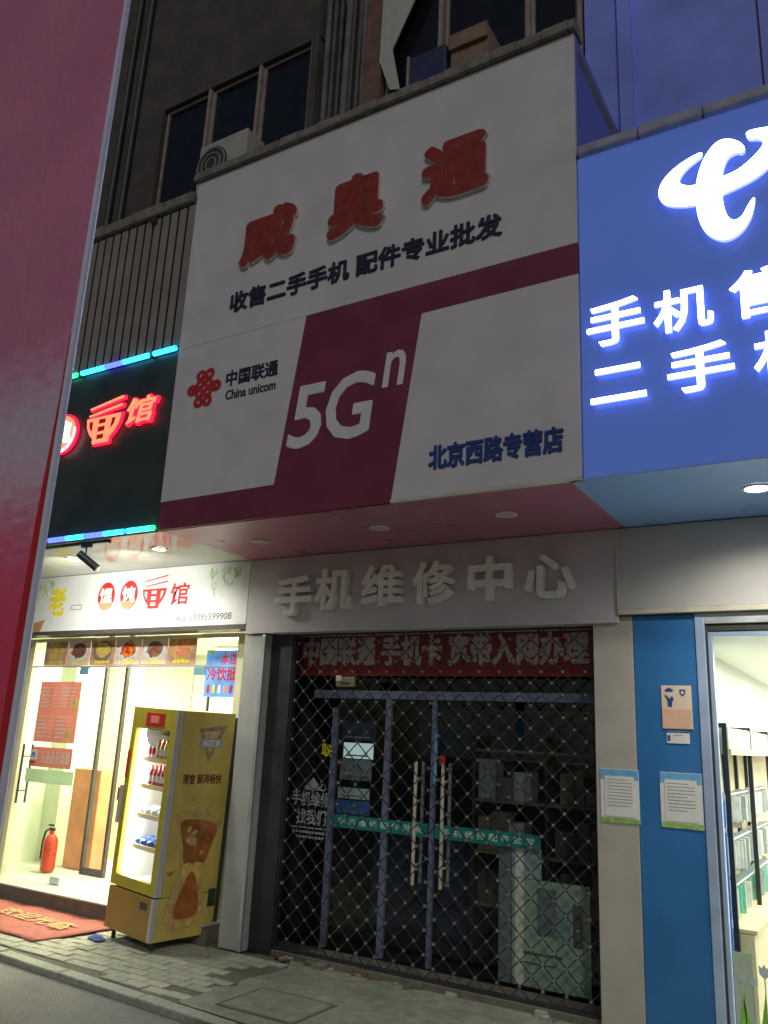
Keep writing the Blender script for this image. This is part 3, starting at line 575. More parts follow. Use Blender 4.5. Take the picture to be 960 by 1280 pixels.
# built flat from the hinge, then turned about it
o = box('pane', M['glass'], d3, -6.53, -5.75, YG, YG+.01, .2, 2.57); swing(o, 118, -6.53, YG)
o = box('edge_strip', M['darkframe'], d3, -5.765, -5.745, YG-.012, YG+.022, .2, 2.57); swing(o, 118, -6.53, YG)
o = box('bottom_rail', M['alu'], d3, -6.53, -5.766, YG-.012, YG+.022, .175, .22); swing(o, 118, -6.53, YG)
d3['label'] = 'open glass door leaf swung into the noodle shop behind the yellow fridge'
# posters on the glass
mp = thing('menu_poster', 'red menu poster with two columns of pale text on the glass door', 'poster', (-8.68, YG, 1.7))
box('sheet', M['menu'], mp, -9.05, -8.30, YG-.004, YG-.001, 1.70, 2.415)
rr = random.Random(4)
for blk, (z0, z1, n) in enumerate(((2.10, 2.36, 6), (1.74, 2.02, 6))):
    for cxx in (-9.0, -8.66):
        mb = MB()
        for i in range(n):
            zz = z1-(i+.5)*(z1-z0)/n
            mb.box(cxx, cxx+rr.uniform(.12, .17), YG-.006, YG-.0045, zz-.011, zz+.011); mb.box(cxx+.21, cxx+.26, YG-.006, YG-.0045, zz-.009, zz+.009)
        gg = mb.build('price_list', M['menutxt'], mp); gg['kind'] = 'stuff'
for cx_, cz_ in ((-8.38, 2.15), (-8.45, 1.80)): prism('food_picture', M['tealight'], mp, ell(cx_, cz_, .065, .075), YG-.0062, YG-.0045); prism('food_picture', M['ice'], mp, ell(cx_, cz_, .04, .05), YG-.008, YG-.0065)
mq = thing('menu_banner', 'low red strip poster with pale characters under the menu poster', 'poster', (-8.68, YG, 1.41))
box('sheet', M['menu'], mq, -9.03, -8.30, YG-.004, YG-.001, 1.41, 1.64); text('lettering', '头汤赤豆酒酿', M['menutxt'], mq, -8.86, 1.455, -8.33, 1.60, YG-.0045, .001, .02)
pu = thing('push_sticker', 'small white push sticker beside the bar handle', 'sticker', (-9.0, YG, 1.45))
box('sheet', M['paper'], pu, -9.06, -8.93, YG-.008, YG-.0055, 1.49, 1.60); text('lettering', '推', M['policeblue'], pu, -9.035, 1.51, -8.955, 1.58, YG-.0085, .001, .015); box('band', M['red'], pu, -9.06, -8.95, YG-.008, YG-.0055, 1.44, 1.475)
# six dish pictures on the transom
fx = [-9.07, -8.64, -8.23, -7.80, -7.36, -6.94, -6.50]
dish = [('ice', 'tealight', 'greenwall'), ('paper', 'rust', 'paper'), ('carton', 'ice', 'salmon'), ('paper', 'bottle_or', 'ice'), ('paper', 'carton', 'paper'), ('tealight', 'salmon', 'paper')]
names = ['pale soup', 'dark meat bowl', 'fried rice', 'orange noodle plate', 'braised leg', 'round noodle bowl']
for k in range(6):
    x0, x1 = fx[k], fx[k+1]; t = thing('dish_picture', 'dish picture of %s on the noodle shop transom' % names[k], 'picture', ((x0+x1)/2, YG, 2.6), 'dish pictures on the transom')
    box('sheet', M['menu'], t, x0+.003, x1-.003, YG-.005, YG-.002, 2.608, 2.93); box('photo', M[('dishpaper', 'thinpaper', 'dishpaper', 'thinpaper', 'thinpaper', 'dishpaper')[k]], t, x0+.014, x1-.014, YG-.0065, YG-.0052, 2.62, 2.92)
    c0 = (x0+x1)/2; a_, b_, c_ = dish[k]
    prism('plate', M[a_], t, ell(c0, 2.78, .165, .125), YG-.008, YG-.0067); prism('food', M[b_], t, ell(c0+.01, 2.79, .125, .09), YG-.0095, YG-.0082)
    mb = MB(); r2 = random.Random(k)
    for i in range(26):
        px = c0+r2.gauss(0, .055); pz = 2.79+r2.gauss(0, .04); q = r2.uniform(.008, .02); mb.prism(ell(px, pz, q*1.3, q, 6), YG-.0105-.00008*i, YG-.0097)
    gg = mb.build('garnish', M[('tealight', 'bottle_br', 'bottle_ye', 'red', 'bottle_br', 'wood')[k]], t); gg['kind'] = 'stuff'
    mb = MB()
    for i in range(4): mb.box(x0+.1+i*.065, x0+.15+i*.065, YG-.0085, YG-.007, 2.635, 2.665)
    mb.build('caption', M['yellow'], t)
dp = thing('drinks_poster', 'blue cold drinks poster with red characters on the glass', 'poster', (-6.1, YG, 2.27))
box('sheet', M['poster_blue'], dp, -6.34, -5.72, YG-.005, YG-.002, 2.27, 2.765)
text('lettering', '本店', M['red'], dp, -6.13, 2.615, -5.905, 2.73, YG-.006, .001, .025); text('lettering', '冷饮批发', M['red'], dp, -6.31, 2.44, -5.76, 2.575, YG-.006, .001, .025)
rr = random.Random(9)
for i in range(7):
    px = -6.28+i*.08; mt = M[('red', 'yellow', 'paper', 'salmon', 'red', 'wood', 'yellow')[i]]
    prism('ice_lolly', mt, dp, [(px-.018,2.31),(px+.018,2.31),(px+.02,2.36),(px+.012,2.40),(px-.012,2.40),(px-.02,2.36)], YG-.007, YG-.0055)
prism('printed_leaf', M['leafgreen'], dp, [(-6.33,2.765),(-6.22,2.765),(-6.26,2.70),(-6.29,2.73)], YG-.0065, YG-.0055)
# fire extinguisher, chair
fe = thing('fire_extinguisher', 'red fire extinguisher standing inside the noodle shop glass door', 'extinguisher', (-9.08, 7.25, .17))
MB().lathe((-9.08,7.25,.17), [(.07,0),(.082,.01),(.085,.03),(.085,.33),(.075,.38),(.045,.42),(.028,.43),(.028,.47)]).build('cylinder_body', M['extred'], fe, smooth=True)
MB().box(-9.13,-9.03,7.24,7.26,.64,.67).box(-9.15,-9.07,7.24,7.26,.69,.71).build('lever', M['black'], fe)
MB().tube([(-9.11,7.25,.66),(-9.20,7.25,.62),(-9.22,7.24,.5),(-9.21,7.23,.3)], .012).build('hose', M['black'], fe, smooth=True)
ch = thing('chair', 'light wooden chair inside the noodle shop behind the fridge', 'chair', (-8.35, 8.3, .16))
for dx, dy in ((0,0),(.36,0),(0,.36),(.36,.36)): box('leg', M['wood'], ch, -8.55+dx, -8.51+dx, 8.1+dy, 8.14+dy, .158, .60)
box('seat', M['lightwood'], ch, -8.56, -8.14, 8.09, 8.52, .60, .64, .01); box('backrest', M['lightwood'], ch, -8.56, -8.14, 8.48, 8.51, .66, 1.05, .01)
# ------------------------------------------------------------------ lamps under the canopies
def downlight(x, y, z, lit, label, group, power=0, r=.085, col=(1, .95, .82)):
    t = thing('downlight', label, 'downlight', (x, y, z), group)
    mb = MB(); n = 24
    for i in range(n):
        a, b_ = 2*math.pi*i/n, 2*math.pi*(i+1)/n
        P = [(x+r*math.cos(q), y+r*math.sin(q)) for q in (a, b_)]; Q = [(x+r*.78*math.cos(q), y+r*.78*math.sin(q)) for q in (a, b_)]
        mb.add([(*P[0],z-.001),(*P[1],z-.001),(*P[1],z-.012),(*P[0],z-.012),(*Q[0],z-.012),(*Q[1],z-.012),(*Q[0],z-.003),(*Q[1],z-.003)], [(0,1,2,3),(3,2,5,4),(4,5,7,6)])
    mb.build('trim_ring', M['lamprim'], t, smooth=True)
    MB().cyl((x,y,z-.0065),(x,y,z-.002),r*.78,24).build('lens', M['lamp'] if lit else M['lampoff'], t)
    if power: spotl(t, (x, y, z-.03), power, col, (0, 0, -1), 158, 1.0, .06)
    return t
for x, y in ((-7.45, 5.72), (-6.12, 5.69)): downlight(x, y, ZS+.004, True, 'lit round downlight in the glossy noodle shop soffit', 'noodle shop downlights', 120)
for x, y in ((-4.88, 5.76), (-3.56, 5.71), (-2.41, 5.70)): downlight(x, y, ZS-.006, False, 'unlit round downlight in the wine red repair shop soffit', 'repair shop downlights')
for x in (-.63, .75, 2.1): downlight(x, 5.69, ZS-.008, True, 'lit round downlight in the blue telecom shop soffit', 'telecom shop downlights', 120, .1, (1, .95, .8))
tr = thing('light_track', 'thin black spotlight track along the noodle shop canopy edge', 'track', (-7.3, 5.22, ZS)); box('track', M['black'], tr, -8.6, -6.33, 5.205, 5.235, ZS-.02, ZS+.003)
box('end_cap', M['black'], tr, -6.331, -6.30, 5.2, 5.24, ZS-.024, ZS+.0035)
for x, lab in ((-6.62, 'grey cylinder spotlight on the track beside the lit downlight'), (-7.62, 'grey cylinder spotlight on the track at the red post')):
    t = thing('spotlight', lab, 'spotlight', (x, 5.22, ZS-.02)); box('adapter', M['black'], t, x-.06, x+.06, 5.2, 5.24, ZS-.05, ZS-.021)
    MB().cyl((x,5.22,ZS-.05),(x,5.22,ZS-.12),.008,8).build('stem', M['black'], t); a = Vector((x-.06,5.19,ZS-.11)); b_ = Vector((x+.10,5.30,ZS-.25))
    MB().cyl(a, b_, .038, 16).build('lamp_barrel', M['spot'], t, smooth=True); MB().cyl(b_, b_+(b_-a).normalized()*.004, .032, 16).build('lens', M['lampoff'], t)
    spotl(t, tuple(b_+(b_-a).normalized()*.03), 58, (1, .97, .88), (-.35, 1.1, -.25), 120, .8, .03)
# ------------------------------------------------------------------ folding grille
gx0, gx1, gz0, gz1, GY = -5.03, -1.995, .06, 2.87, 6.60
gr = thing('folding_grille', 'closed diamond lattice security grille across the dark repair shop', 'grille', (-3.5, GY, .05))
pit = .186; hh = gz1-gz0; slope = .98
def bar(c, sg, y):
    # z - gz0 = sg*slope*(x-c)
    pts = []
    for xx in (gx0, gx1):
        zz = sg*slope*(xx-c)
        if 0 <= zz <= hh: pts.append((xx, gz0+zz))
    for zz in (0, hh):
        xx = c+sg*zz/slope
        if gx0 < xx < gx1: pts.append((xx, gz0+zz))
    if len(pts) < 2: return
    pts = sorted(set((round(a, 5), round(b, 5)) for a, b in pts)); p, q = pts[0], pts[-1]
    L = math.hypot(q[0]-p[0], q[1]-p[1])
    if L < .05: return
    nx, nz = -(q[1]-p[1])/L*.0045, (q[0]-p[0])/L*.0045
    MB().prism([(p[0]+nx,p[1]+nz),(p[0]-nx,p[1]-nz),(q[0]-nx,q[1]-nz),(q[0]+nx,q[1]+nz)], y-.0025, y+.0025).build('lattice_bar', M['grille'], gr)
i0 = int((gx1-gx0+hh/slope)/pit)+2
for i in range(-i0, i0):
    c = gx0+.05+i*pit
    bar(c, 1, GY); bar(c, -1, GY-.008)
rv = MB()
for i in range(-i0, i0):
    for j in range(-i0, i0):
        c1 = gx0+.05+i*pit; c2 = gx0+.05+j*pit; xx = (c1+c2)/2; zz = slope*(xx-c1)
        if gx0 < xx < gx1 and 0 < zz < hh: rv.cyl((xx, GY-.018, gz0+zz), (xx, GY+.006, gz0+zz), .0115, 6)
o = rv.build('rivets', M['rivet'], gr); o['kind'] = 'stuff'
for a in (gx0-.02, gx1-.035): box('end_post', M['darkjamb'], gr, a, a+.04, GY-.03, GY+.02, gz0-.01, gz1, .004)
box('bottom_track', M['darkjamb'], gr, gx0, gx1, GY-.03, GY+.02, .051, .075); box('top_track', M['darkjamb'], gr, gx0, gx1, GY-.03, GY+.02, gz1+.002, gz1+.012)
lk = thing('lock_box', 'small old brass lock box on the grille under the red banner', 'lock', (-4.37, 6.57, 2.38)); box('lock_body', M['brass'], lk, -4.48, -4.27, 6.54, 6.575, 2.38, 2.47, .006); box('keyhole_plate', M['darkframe'], lk, -4.42, -4.33, 6.534, 6.5405, 2.40, 2.42); box('hasp', M['steel'], lk, -4.47, -4.41, 6.52, 6.541, 2.43, 2.48, .004)
# ------------------------------------------------------------------ repair shop glass doors
YD = 6.95
rb = thing('red_banner', 'red header banner with pale characters behind the top of the grille', 'banner', (-3.6, 6.8, 2.5))
box('sheet', M['banner'], rb, -5.16, -2.0, 6.80, 6.812, 2.50, 2.92); text('lettering', '中国联通 手机卡 宽带入网办理', M['bannertxt'], rb, -5.07, 2.60, -2.13, 2.875, 6.799, .004, .04)
df = thing('shop_door_frame', 'silver blue aluminium door frame behind the grille', 'door frame', (-3.6, YD, 0))
box('head_rail', M['dullblue'], df, -5.0, -2.0, YD-.03, YD+.03, 2.29, 2.37, .008)
for x in (-4.73, -4.12, -3.63): box('mullion', M['dullblue'], df, x-(.022 if x > -3.8 else .03), x+(.022 if x > -3.8 else .03), YD-.025, YD+.025, .05, 2.29 if x > -4.5 else 2.2, .006)
box('top_pane', M['glassdark'], df, -5.0, -2.0, YD, YD+.008, 2.371, 2.9)
for x0, x1, lab in ((-4.69, -4.16, 'glass side panel with paper cards behind the grille'), (-2.76, -2.02, 'glass side panel with pale poster behind the grille')):
    t = thing('side_window', lab, 'window', ((x0+x1)/2, YD, .05)); box('pane', M['glassdark'], t, x0, x1, YD-.003, YD+.006, .06, 2.285)
for x0, x1, hx, lab in ((-4.08, -3.67, -3.775, 'narrow left glass door with steel tube handle behind the grille'), (-3.59, -2.84, -3.50, 'wide glass door with steel tube handle behind the grille')):
    t = thing('glass_door', lab, 'door', ((x0+x1)/2, YD, .05)); box('pane', M['glassdark'], t, x0, x1, YD-.003, YD+.006, .06, 2.285)
    for s_ in (-1, 1):
        hy = YD+s_*.07; hs = MB().cyl((hx, hy, .70), (hx, hy, 1.74), .016, 12).build('handle', M['steel'], t, smooth=True)
        for z in (.86, 1.58): MB().cyl((hx, hy, z), (hx, YD+s_*.006, z), .012, 8).build('handle_stud', M['steel'], hs)
        for z in (.86, .87, 1.57): MB().cyl((hx, hy, z-.012), (hx, hy, z+.012), .019, 12).build('handle_collar', M['steel'], hs)
for x0, x1, lab in ((-4.69, -3.66, 'teal lettering strip on the narrow glass door and side panel'), (-3.585, -2.60, 'teal lettering strip on the wide glass door beside the steel handle')):
    t = thing('teal_strip', lab, 'sticker', ((x0+x1)/2, YD, 1.1)); box('sheet', M['teal'], t, x0, x1, YD-.034, YD-.03, 1.10, 1.215); text('lettering', '手 机 维 修 配 件 批 发', M['tealtxt'], t, x0+.07, 1.13, x1-.05, 1.19, YD-.035, .001, .02)
# repair sticker on the left fixed pane
sk = thing('repair_sticker', 'grey outlined repair sticker with little house on the left shop window', 'sticker', (-4.97, YD, 1.0))
text('lettering', '手机维修', M['frost'], sk, -5.20, 1.26, -4.74, 1.395, YD-.006, .002, .02); text('lettering', '找我们', M['frost'], sk, -5.13, 1.09, -4.78, 1.23, YD-.006, .002, .02)
mb = MB(); mb.box(-5.18,-4.75,YD-.008,YD-.006,1.055,1.067); mb.box(-4.757,-4.745,YD-.008,YD-.006,1.068,1.13); mb.box(-5.05,-4.82,YD-.008,YD-.006,1.41,1.42); mb.prism([(-5.06,1.425),(-4.86,1.425),(-4.95,1.53)],YD-.008,YD-.006); mb.tube([(-4.83+.03*math.cos(R(a)),YD-.007,1.44+.03*math.sin(R(a))) for a in range(0,361,30)],.005,5); mb.build('outline', M['frost'], sk)
mb = MB()
for i in range(2):
    for k in range(9): mb.box(-5.12+k*.038,-5.092+k*.038,YD-.008,YD-.006,1.01-i*.045,1.032-i*.045)
mb.build('small_print', M['frost'], sk)
box('pane', M['glassdark'], df, -5.0, -4.77, YD, YD+.006, .06, 2.19)
qu = text('window_character', '取', M['yellow'], None, -4.86, 1.735, -4.745, 1.85, YD-.03, .002, .03); tag(qu, 'yellow take away character sticker on the dark shop window', 'sticker')
for x0, x1, z0, z1, m, lab in ((-4.63,-4.29,1.73,1.875,'litcard','bright white lit screen high on the side window'), (-4.66,-4.30,1.53,1.72,'papergrey','grey card under the bright white screen'), (-4.67,-4.31,1.36,1.46,'paper','white card low above the teal strip'), (-4.68,-4.3,1.22,1.345,'pkgb','blue card just above the teal strip'), (-4.66, -4.27, 1.90, 2.08, 'darkblue', 'dark blue card above the bright white screen')):
    t = thing('window_card', lab, 'card', ((x0+x1)/2, YD, z0)); box('sheet', M[m], t, x0, x1, YD+.012, YD+.016, z0, z1); box('printed_line', M['papergrey'] if m != 'papergrey' else M['grey'], t, x0+.03, x1-.06, YD+.0105, YD+.0115, z0+.02, z0+.035)
wp = thing('pale_poster', 'pale greenish poster leaning inside the dark repair shop', 'poster', (-2.5, 7.0, .05))
box('sheet', M['greenwall'], wp, -2.88, -2.22, 6.985, 6.998, .06, .86); box('upright_strip', M['paper'], wp, -2.88, -2.62, 6.98, 6.984, .865, 1.10); box('grey_edge', M['papergrey'], wp, -3.0, -2.885, 6.985, 6.995, .06, 1.09)
box('picture', M['papergrey'], wp, -2.66, -2.50, 6.978, 6.984, .45, .80); box('picture', M['carton'], wp, -2.36, -2.28, 6.978, 6.984, .40, .72); box('picture', M['frost'], wp, -2.49, -2.38, 6.978, 6.984, .42, .66); box('printed_line', M['grey'], wp, -2.78, -2.45, 6.978, 6.984, .30, .315); box('printed_line', M['grey'], wp, -2.8, -2.5, 6.978, 6.984, .23, .24)
lt_ = thing('slim_notice', 'slim pale strip notice hanging by the door handle', 'notice', (-3.6, 6.88, 1.2)); box('sheet', M['skyprint'], lt_, -3.60, -3.572, 6.89, 6.9, 1.55, 2.02); box('red_tag', M['red'], lt_, -3.545, -3.49, 6.89, 6.9, 1.72, 1.80)
# shelves and goods in the dark interior
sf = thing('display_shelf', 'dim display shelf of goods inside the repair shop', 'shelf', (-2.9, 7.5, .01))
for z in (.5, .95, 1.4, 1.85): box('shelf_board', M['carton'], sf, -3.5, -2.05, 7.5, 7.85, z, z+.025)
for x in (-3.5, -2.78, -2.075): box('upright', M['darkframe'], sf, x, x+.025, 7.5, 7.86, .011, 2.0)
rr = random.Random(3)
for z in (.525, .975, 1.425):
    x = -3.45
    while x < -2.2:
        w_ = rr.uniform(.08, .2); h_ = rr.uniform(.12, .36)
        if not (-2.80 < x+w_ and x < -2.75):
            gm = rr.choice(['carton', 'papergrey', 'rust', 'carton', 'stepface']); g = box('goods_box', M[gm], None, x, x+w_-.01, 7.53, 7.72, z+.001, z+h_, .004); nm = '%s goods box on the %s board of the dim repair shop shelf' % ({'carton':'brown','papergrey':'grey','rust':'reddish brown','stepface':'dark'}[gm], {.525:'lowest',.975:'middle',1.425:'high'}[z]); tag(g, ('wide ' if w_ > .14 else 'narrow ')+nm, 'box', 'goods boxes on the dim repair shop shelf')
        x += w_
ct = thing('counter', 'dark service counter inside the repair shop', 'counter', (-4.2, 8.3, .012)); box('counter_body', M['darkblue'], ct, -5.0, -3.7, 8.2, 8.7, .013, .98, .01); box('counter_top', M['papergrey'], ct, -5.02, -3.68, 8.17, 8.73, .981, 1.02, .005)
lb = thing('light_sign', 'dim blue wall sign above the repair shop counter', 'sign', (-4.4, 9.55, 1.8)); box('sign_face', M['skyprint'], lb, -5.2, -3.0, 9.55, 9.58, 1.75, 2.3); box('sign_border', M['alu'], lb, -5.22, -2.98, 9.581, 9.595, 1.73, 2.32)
# ------------------------------------------------------------------ telecom shop front
box('pillar', M['bluepillar'], tsb, -1.673, -1.215, YF+.004, 7.0, -.02, 2.935, .004)
sb = thing('shutter_box', 'beige grey roller shutter housing over the telecom shop door', 'shutter housing', (0, YF, 2.95))
box('housing', M['shutter'], sb, -1.76, 3.0, YF-.035, YF+.4, 2.985, ZS-.014, .006); box('bottom_lip', M['lip'], sb, -1.77, 3.0, YF-.05, YF+.38, 2.945, 2.983, .004); box('end_lip', M['lip'], sb, -1.772, -1.757, YF-.05, YF-.036, 2.985, ZS-.02)
tf = thing('shop_window', 'pale blue aluminium glass front of the telecom shop with tulip film', 'shop window', (-.5, 6.52, 0))
box('frame_post', M['alublue'], tf, -1.213, -1.145, YF-.01, YF+.06, -.01, 2.93, .006); box('post_gap', M['darkframe'], tf, -1.144, -1.132, YF+.01, YF+.05, 0, 2.80); box('frame_post', M['alublue'], tf, -1.131, -1.10, YF+.02, YF+.07, 0, 2.78, .004)
box('frame_head', M['alu'], tf, -1.145, 2.5, YF-.008, YF+.06, 2.86, 2.93, .004); box('head_gap', M['darkframe'], tf, -1.144, 2.5, YF+.01, YF+.05, 2.81, 2.859); box('frame_head', M['alublue'], tf, -1.13, 2.5, YF+.02, YF+.07, 2.77, 2.808, .004)
box('pane', M['glass'], tf, -1.10, 2.4, YF+.04, YF+.048, .02, 2.77); box('sill', M['alu'], tf, -1.07, 2.5, YF, YF+.1, -.005, .02)
YT = YF+.036
for px, pz, s_ in ((-1.04,.50,.05),(-.97,.49,.055),(-.90,.56,.07),(-.82,.50,.06),(-.72,.54,.07),(-.6,.5,.07)):
    fl_ = MB().prism([(px-s_*.5,pz+s_*.6),(px-s_*.2,pz+s_*.35),(px,pz+s_*.7),(px+s_*.2,pz+s_*.35),(px+s_*.5,pz+s_*.6),(px+s_*.45,pz-s_*.2),(px,pz-s_*.6),(px-s_*.45,pz-s_*.2)], YT-.001, YT+.001).build('tulip_film', M['frost'], tf)
    box('stem_film', M['frost'], fl_, px-.004, px+.004, YT-.001, YT+.001, .03, pz-s_*.55)
for px, h_, ln in ((-1.06,.40,.03),(-1.0,.36,-.04),(-.93,.42,.03),(-.88,.44,.05),(-.84,.36,-.05),(-.79,.43,.06),(-.66,.38,.03),(-.58,.42,-.03)):
    prism('leaf_film', M['leafgreen'], tf, [(px-.025,.03),(px+.025,.03),(px+.02+ln*.5,.03+h_*.55),(px+ln,.03+h_),(px-.015+ln*.4,.03+h_*.55)], YT-.003, YT-.0012)
box('sage_film', M['blind'], tf, -1.09, -.97, YT+.0015, YT+.003, .03, .66)
# interior
box('side_wall', M['whitewall'], tsb, -1.42, -1.34, 7.0, 13, 0, 2.9); box('back_wall', M['whitewall'], tsb, -1.42, 3.5, 13, 13.1, 0, 2.9); box('ceiling', M['whitewall'], tsb, -1.42, 3.5, 6.6, 13, 2.78, 2.88); box('shop_floor', M['ftile'], tsb, -1.42, 3.5, 6.56, 13, -.02, .0)
for y in (7.9, 9.8, 11.6):
    for x in (-.2, 1.6):
        lt = thing('ceiling_lamp', 'square white panel lamp lit inside the telecom shop', 'lamp', (x, y, 2.78), 'telecom shop panel lamps'); box('lamp_frame', M['lamprim'], lt, x-.32, x+.32, y-.32, y+.32, 2.755, 2.779); box('diffuser', M['lamp'], lt, x-.3, x+.3, y-.3, y+.3, 2.748, 2.756)
        area(lt, (x, y, 2.74), .6, .6, 52, (1, 1, .93))
rk = thing('display_rack', 'black framed light wood display rack along the telecom shop wall', 'rack', (-1.15, 8, 0))
for y in (6.80, 7.98, 9.15, 10.3):
    box('upright', M['rackblack'], rk, -1.12, -1.085, y-.04, y-.005, 0, 2.16); box('top_bar', M['rackblack'], rk, -1.335, -1.121, y-.04, y-.005, 2.125, 2.16)
box('back_panel', M['lightwood'], rk, -1.338, -1.32, 6.80, 11, .7, 2.0)
for z in (1.97,): box('shelf_board', M['lightwood'], rk, -1.318, -1.075, 6.845, 11, z-.04, z)
for z in (1.62, 1.30, .98): MB().cyl((-1.13,6.85,z+.02),(-1.13,10.9,z+.02),.008,6).build('hanging_rail', M['alu'], rk)
for y in (7.35, 7.9, 8.5, 9.1): box('back_rib', M['rackblack'], rk, -1.319, -1.29, y, y+.05, .75, 1.95)
for k in range(4): box('cabinet_door', M['lightwood'], rk, -1.318, -.99, 6.80+k*1.02, 6.80+k*1.02+1.005, .05, .72, .006); 
box('cabinet_top', M['lightwood'], rk, -1.318, -.97, 6.80, 10.9, .725, .75); box('plinth', M['rackblack'], rk, -1.31, -1.01, 6.82, 10.88, 0, .049)
rr = random.Random(12)
y = 6.86
while y < 10.6:
    w_ = .056
    g = box('storage_box', M['bookc'], None, -1.31, -1.09, y, y+w_-.004, 1.972, 2.13+rr.uniform(-.004, .004), .002); tag(g, 'cream upright box in the row on top of the telecom display rack', 'box', 'cream boxes on top of the rack'); y += w_
    if abs(y-7.99) < .05 or abs(y-9.16) < .05 or abs(y-10.31) < .05: y += .075
for zi, z in enumerate((1.62, 1.30, .98)):
    y = 6.88; k = 0
    while y < 9.2:
        m = rr.choice(['pkgw', 'pkgw', 'pkgg', 'pkgw'] if zi < 2 else ['pkgt', 'pkgt', 'pkgw', 'pkgg']); h_ = rr.uniform(.17, .24); dx = rr.uniform(0, .05)
        t = thing('hanging_pack', {'pkgw':'white','pkgg':'grey','pkgt':'teal'}[m]+' accessory pack hanging on the %s rail of the telecom rack' % ('upper', 'middle', 'lower')[zi], 'package', (-1.1, y, z), '%s rail accessory packs' % ('upper', 'middle', 'lower')[zi])
        box('card', M[m], t, -1.27+dx, -1.15+dx, y, y+.012, z-h_, z-.01, .002); box('hook_tab', M['alu'], t, -1.22+dx, -1.19+dx, y+.003, y+.008, z-.011, z+.03)
        box('printed_label', M[rr.choice(['papergrey', 'paper', 'skyprint'])], t, -1.24+dx, -1.18+dx, y-.001, y+.0, z-h_+.03, z-h_+.1)
        y += rr.choice([.05, .055, .06, .12]); k += 1
sg = thing('standee', 'blue standing display card at the edge of the telecom rack', 'display', (-1.1, 6.7, 0)); box('card', M['pkgb'], sg, -1.14, -1.10, 6.60, 6.62, .02, 1.6); box('card_band', M['paper'], sg, -1.138, -1.102, 6.595, 6.5995, 1.4, 1.43)
# notices on the pillars
def notice(x0, x1, z0, z1, y, lab):
    t = thing('notice_board', lab, 'notice', ((x0+x1)/2, y, z0)); box('sheet', M['paper'], t, x0, x1, y-.006, y-.001, z0, z1, .002)
    box('sky_band', M['skyprint'], t, x0+.002, x1-.002, y-.0075, y-.0062, z1-.075, z1-.002); box('grass_band', M['grassprint'], t, x0+.002, x1-.002, y-.0075, y-.0062, z0+.002, z0+.035)
    box('letter_sheet', M['pinkpaper' if 0 else 'paper'], t, x0+.035, x1-.035, y-.0095, y-.008, z0+.045, z1-.05)
    mb = MB(); r2 = random.Random(int(x0*100))
    for i in range(9):
        zz = z1-.075-i*.023
        mb.box(x0+.05, x1-.05-(0 if i % 4 else .06*r2.random()), y-.0102, y-.0096, zz-.004, zz+.002)
    mb.build('small_print', M['papergrey'], t)
notice(-1.952, -1.665, 1.41, 1.79, YF, 'printed notice with blue sky border on the grey pillar'); notice(-1.515, -1.222, 1.41, 1.79, YF+.004, 'printed notice with blue sky border on the blue pillar')
pp = thing('police_poster', 'peach police notice with saluting officer drawing on the blue pillar', 'poster', (-1.37, YF, 2.09)); yp = YF+.003
box('sheet', M['pinkpaper'], pp, -1.478, -1.262, yp-.008, yp-.001, 2.095, 2.408, .003); box('lower_field', M['peach2'], pp, -1.474, -1.266, yp-.0095, yp-.0082, 2.10, 2.235)
of = prism('officer_hat', M['policeblue'], pp, [(-1.453,2.375),(-1.42,2.395),(-1.387,2.375),(-1.40,2.362),(-1.44,2.362)], yp-.0102, yp-.0082); prism('officer_face', M['skin'], pp, ell(-1.42,2.348,.02,.018,12), yp-.0096, yp-.0082)
prism('officer_uniform', M['policeblue'], pp, [(-1.446,2.322),(-1.455,2.335),(-1.447,2.34),(-1.432,2.326),(-1.395,2.328),(-1.388,2.30),(-1.40,2.296),(-1.402,2.255),(-1.43,2.255),(-1.434,2.30)], yp-.0102, yp-.0082); box('collar', M['paper'], pp, -1.425, -1.412, yp-.011, yp-.0103, 2.315, 2.327)
prism('badge', M['policeblue'], pp, [(-1.345,2.38),(-1.303,2.38),(-1.303,2.35),(-1.324,2.33),(-1.345,2.35)], yp-.0102, yp-.0082); prism('badge_inner', M['pinkpaper'], pp, ell(-1.324,2.358,.012,.012,10), yp-.011, yp-.0103)
pc = thing('contact_card', 'small white contact card under the peach police notice', 'card', (-1.37, YF, 1.99)); box('sheet', M['paper'], pc, -1.452, -1.29, yp-.006, yp-.001, 1.993, 2.082, .002); box('header_band', M['policeblue'], pc, -1.452, -1.29, yp-.0075, yp-.0062, 2.07, 2.081); box('photo', M['policeblue'], pc, -1.445, -1.425, yp-.0075, yp-.0062, 2.01, 2.05); box('printed_line', M['papergrey'], pc, -1.40, -1.34, yp-.0075, yp-.0062, 2.05, 2.056)

# ------------------------------------------------------------------ drinks fridge
FW, FD, FH, Z0 = .74, .70, 2.10, .0
FR_ = Vector((-5.875, 5.875, 0)); th = R(-10)
frx = Matrix.Translation(FR_) @ Matrix.Rotation(th, 4, 'Z') @ Matrix.Rotation(R(2.2), 4, 'Y')     # local: x<0 to the left along the front, y to the back
fg = thing('drinks_fridge', 'tall yellow drinks fridge with lit glass door and iced tea picture on its side', 'fridge', (FR_.x, FR_.y, 0))
def fb(name, m, x0, x1, y0, y1, z0, z1, bevel=0, parent=None): return box(name, M[m], parent or fg, x0, x1, y0, y1, z0, z1, bevel, xf=frx)
for dx, dy in ((-FW+.06,.08),(-.06,.08),(-FW+.06,FD-.06),(-.06,FD-.06)):
    MB().cyl((dx,dy,.0-.03 if dx < -.3 else .0),(dx,dy,.075),.02,8).build('foot', M['black'], fg, xf=frx)
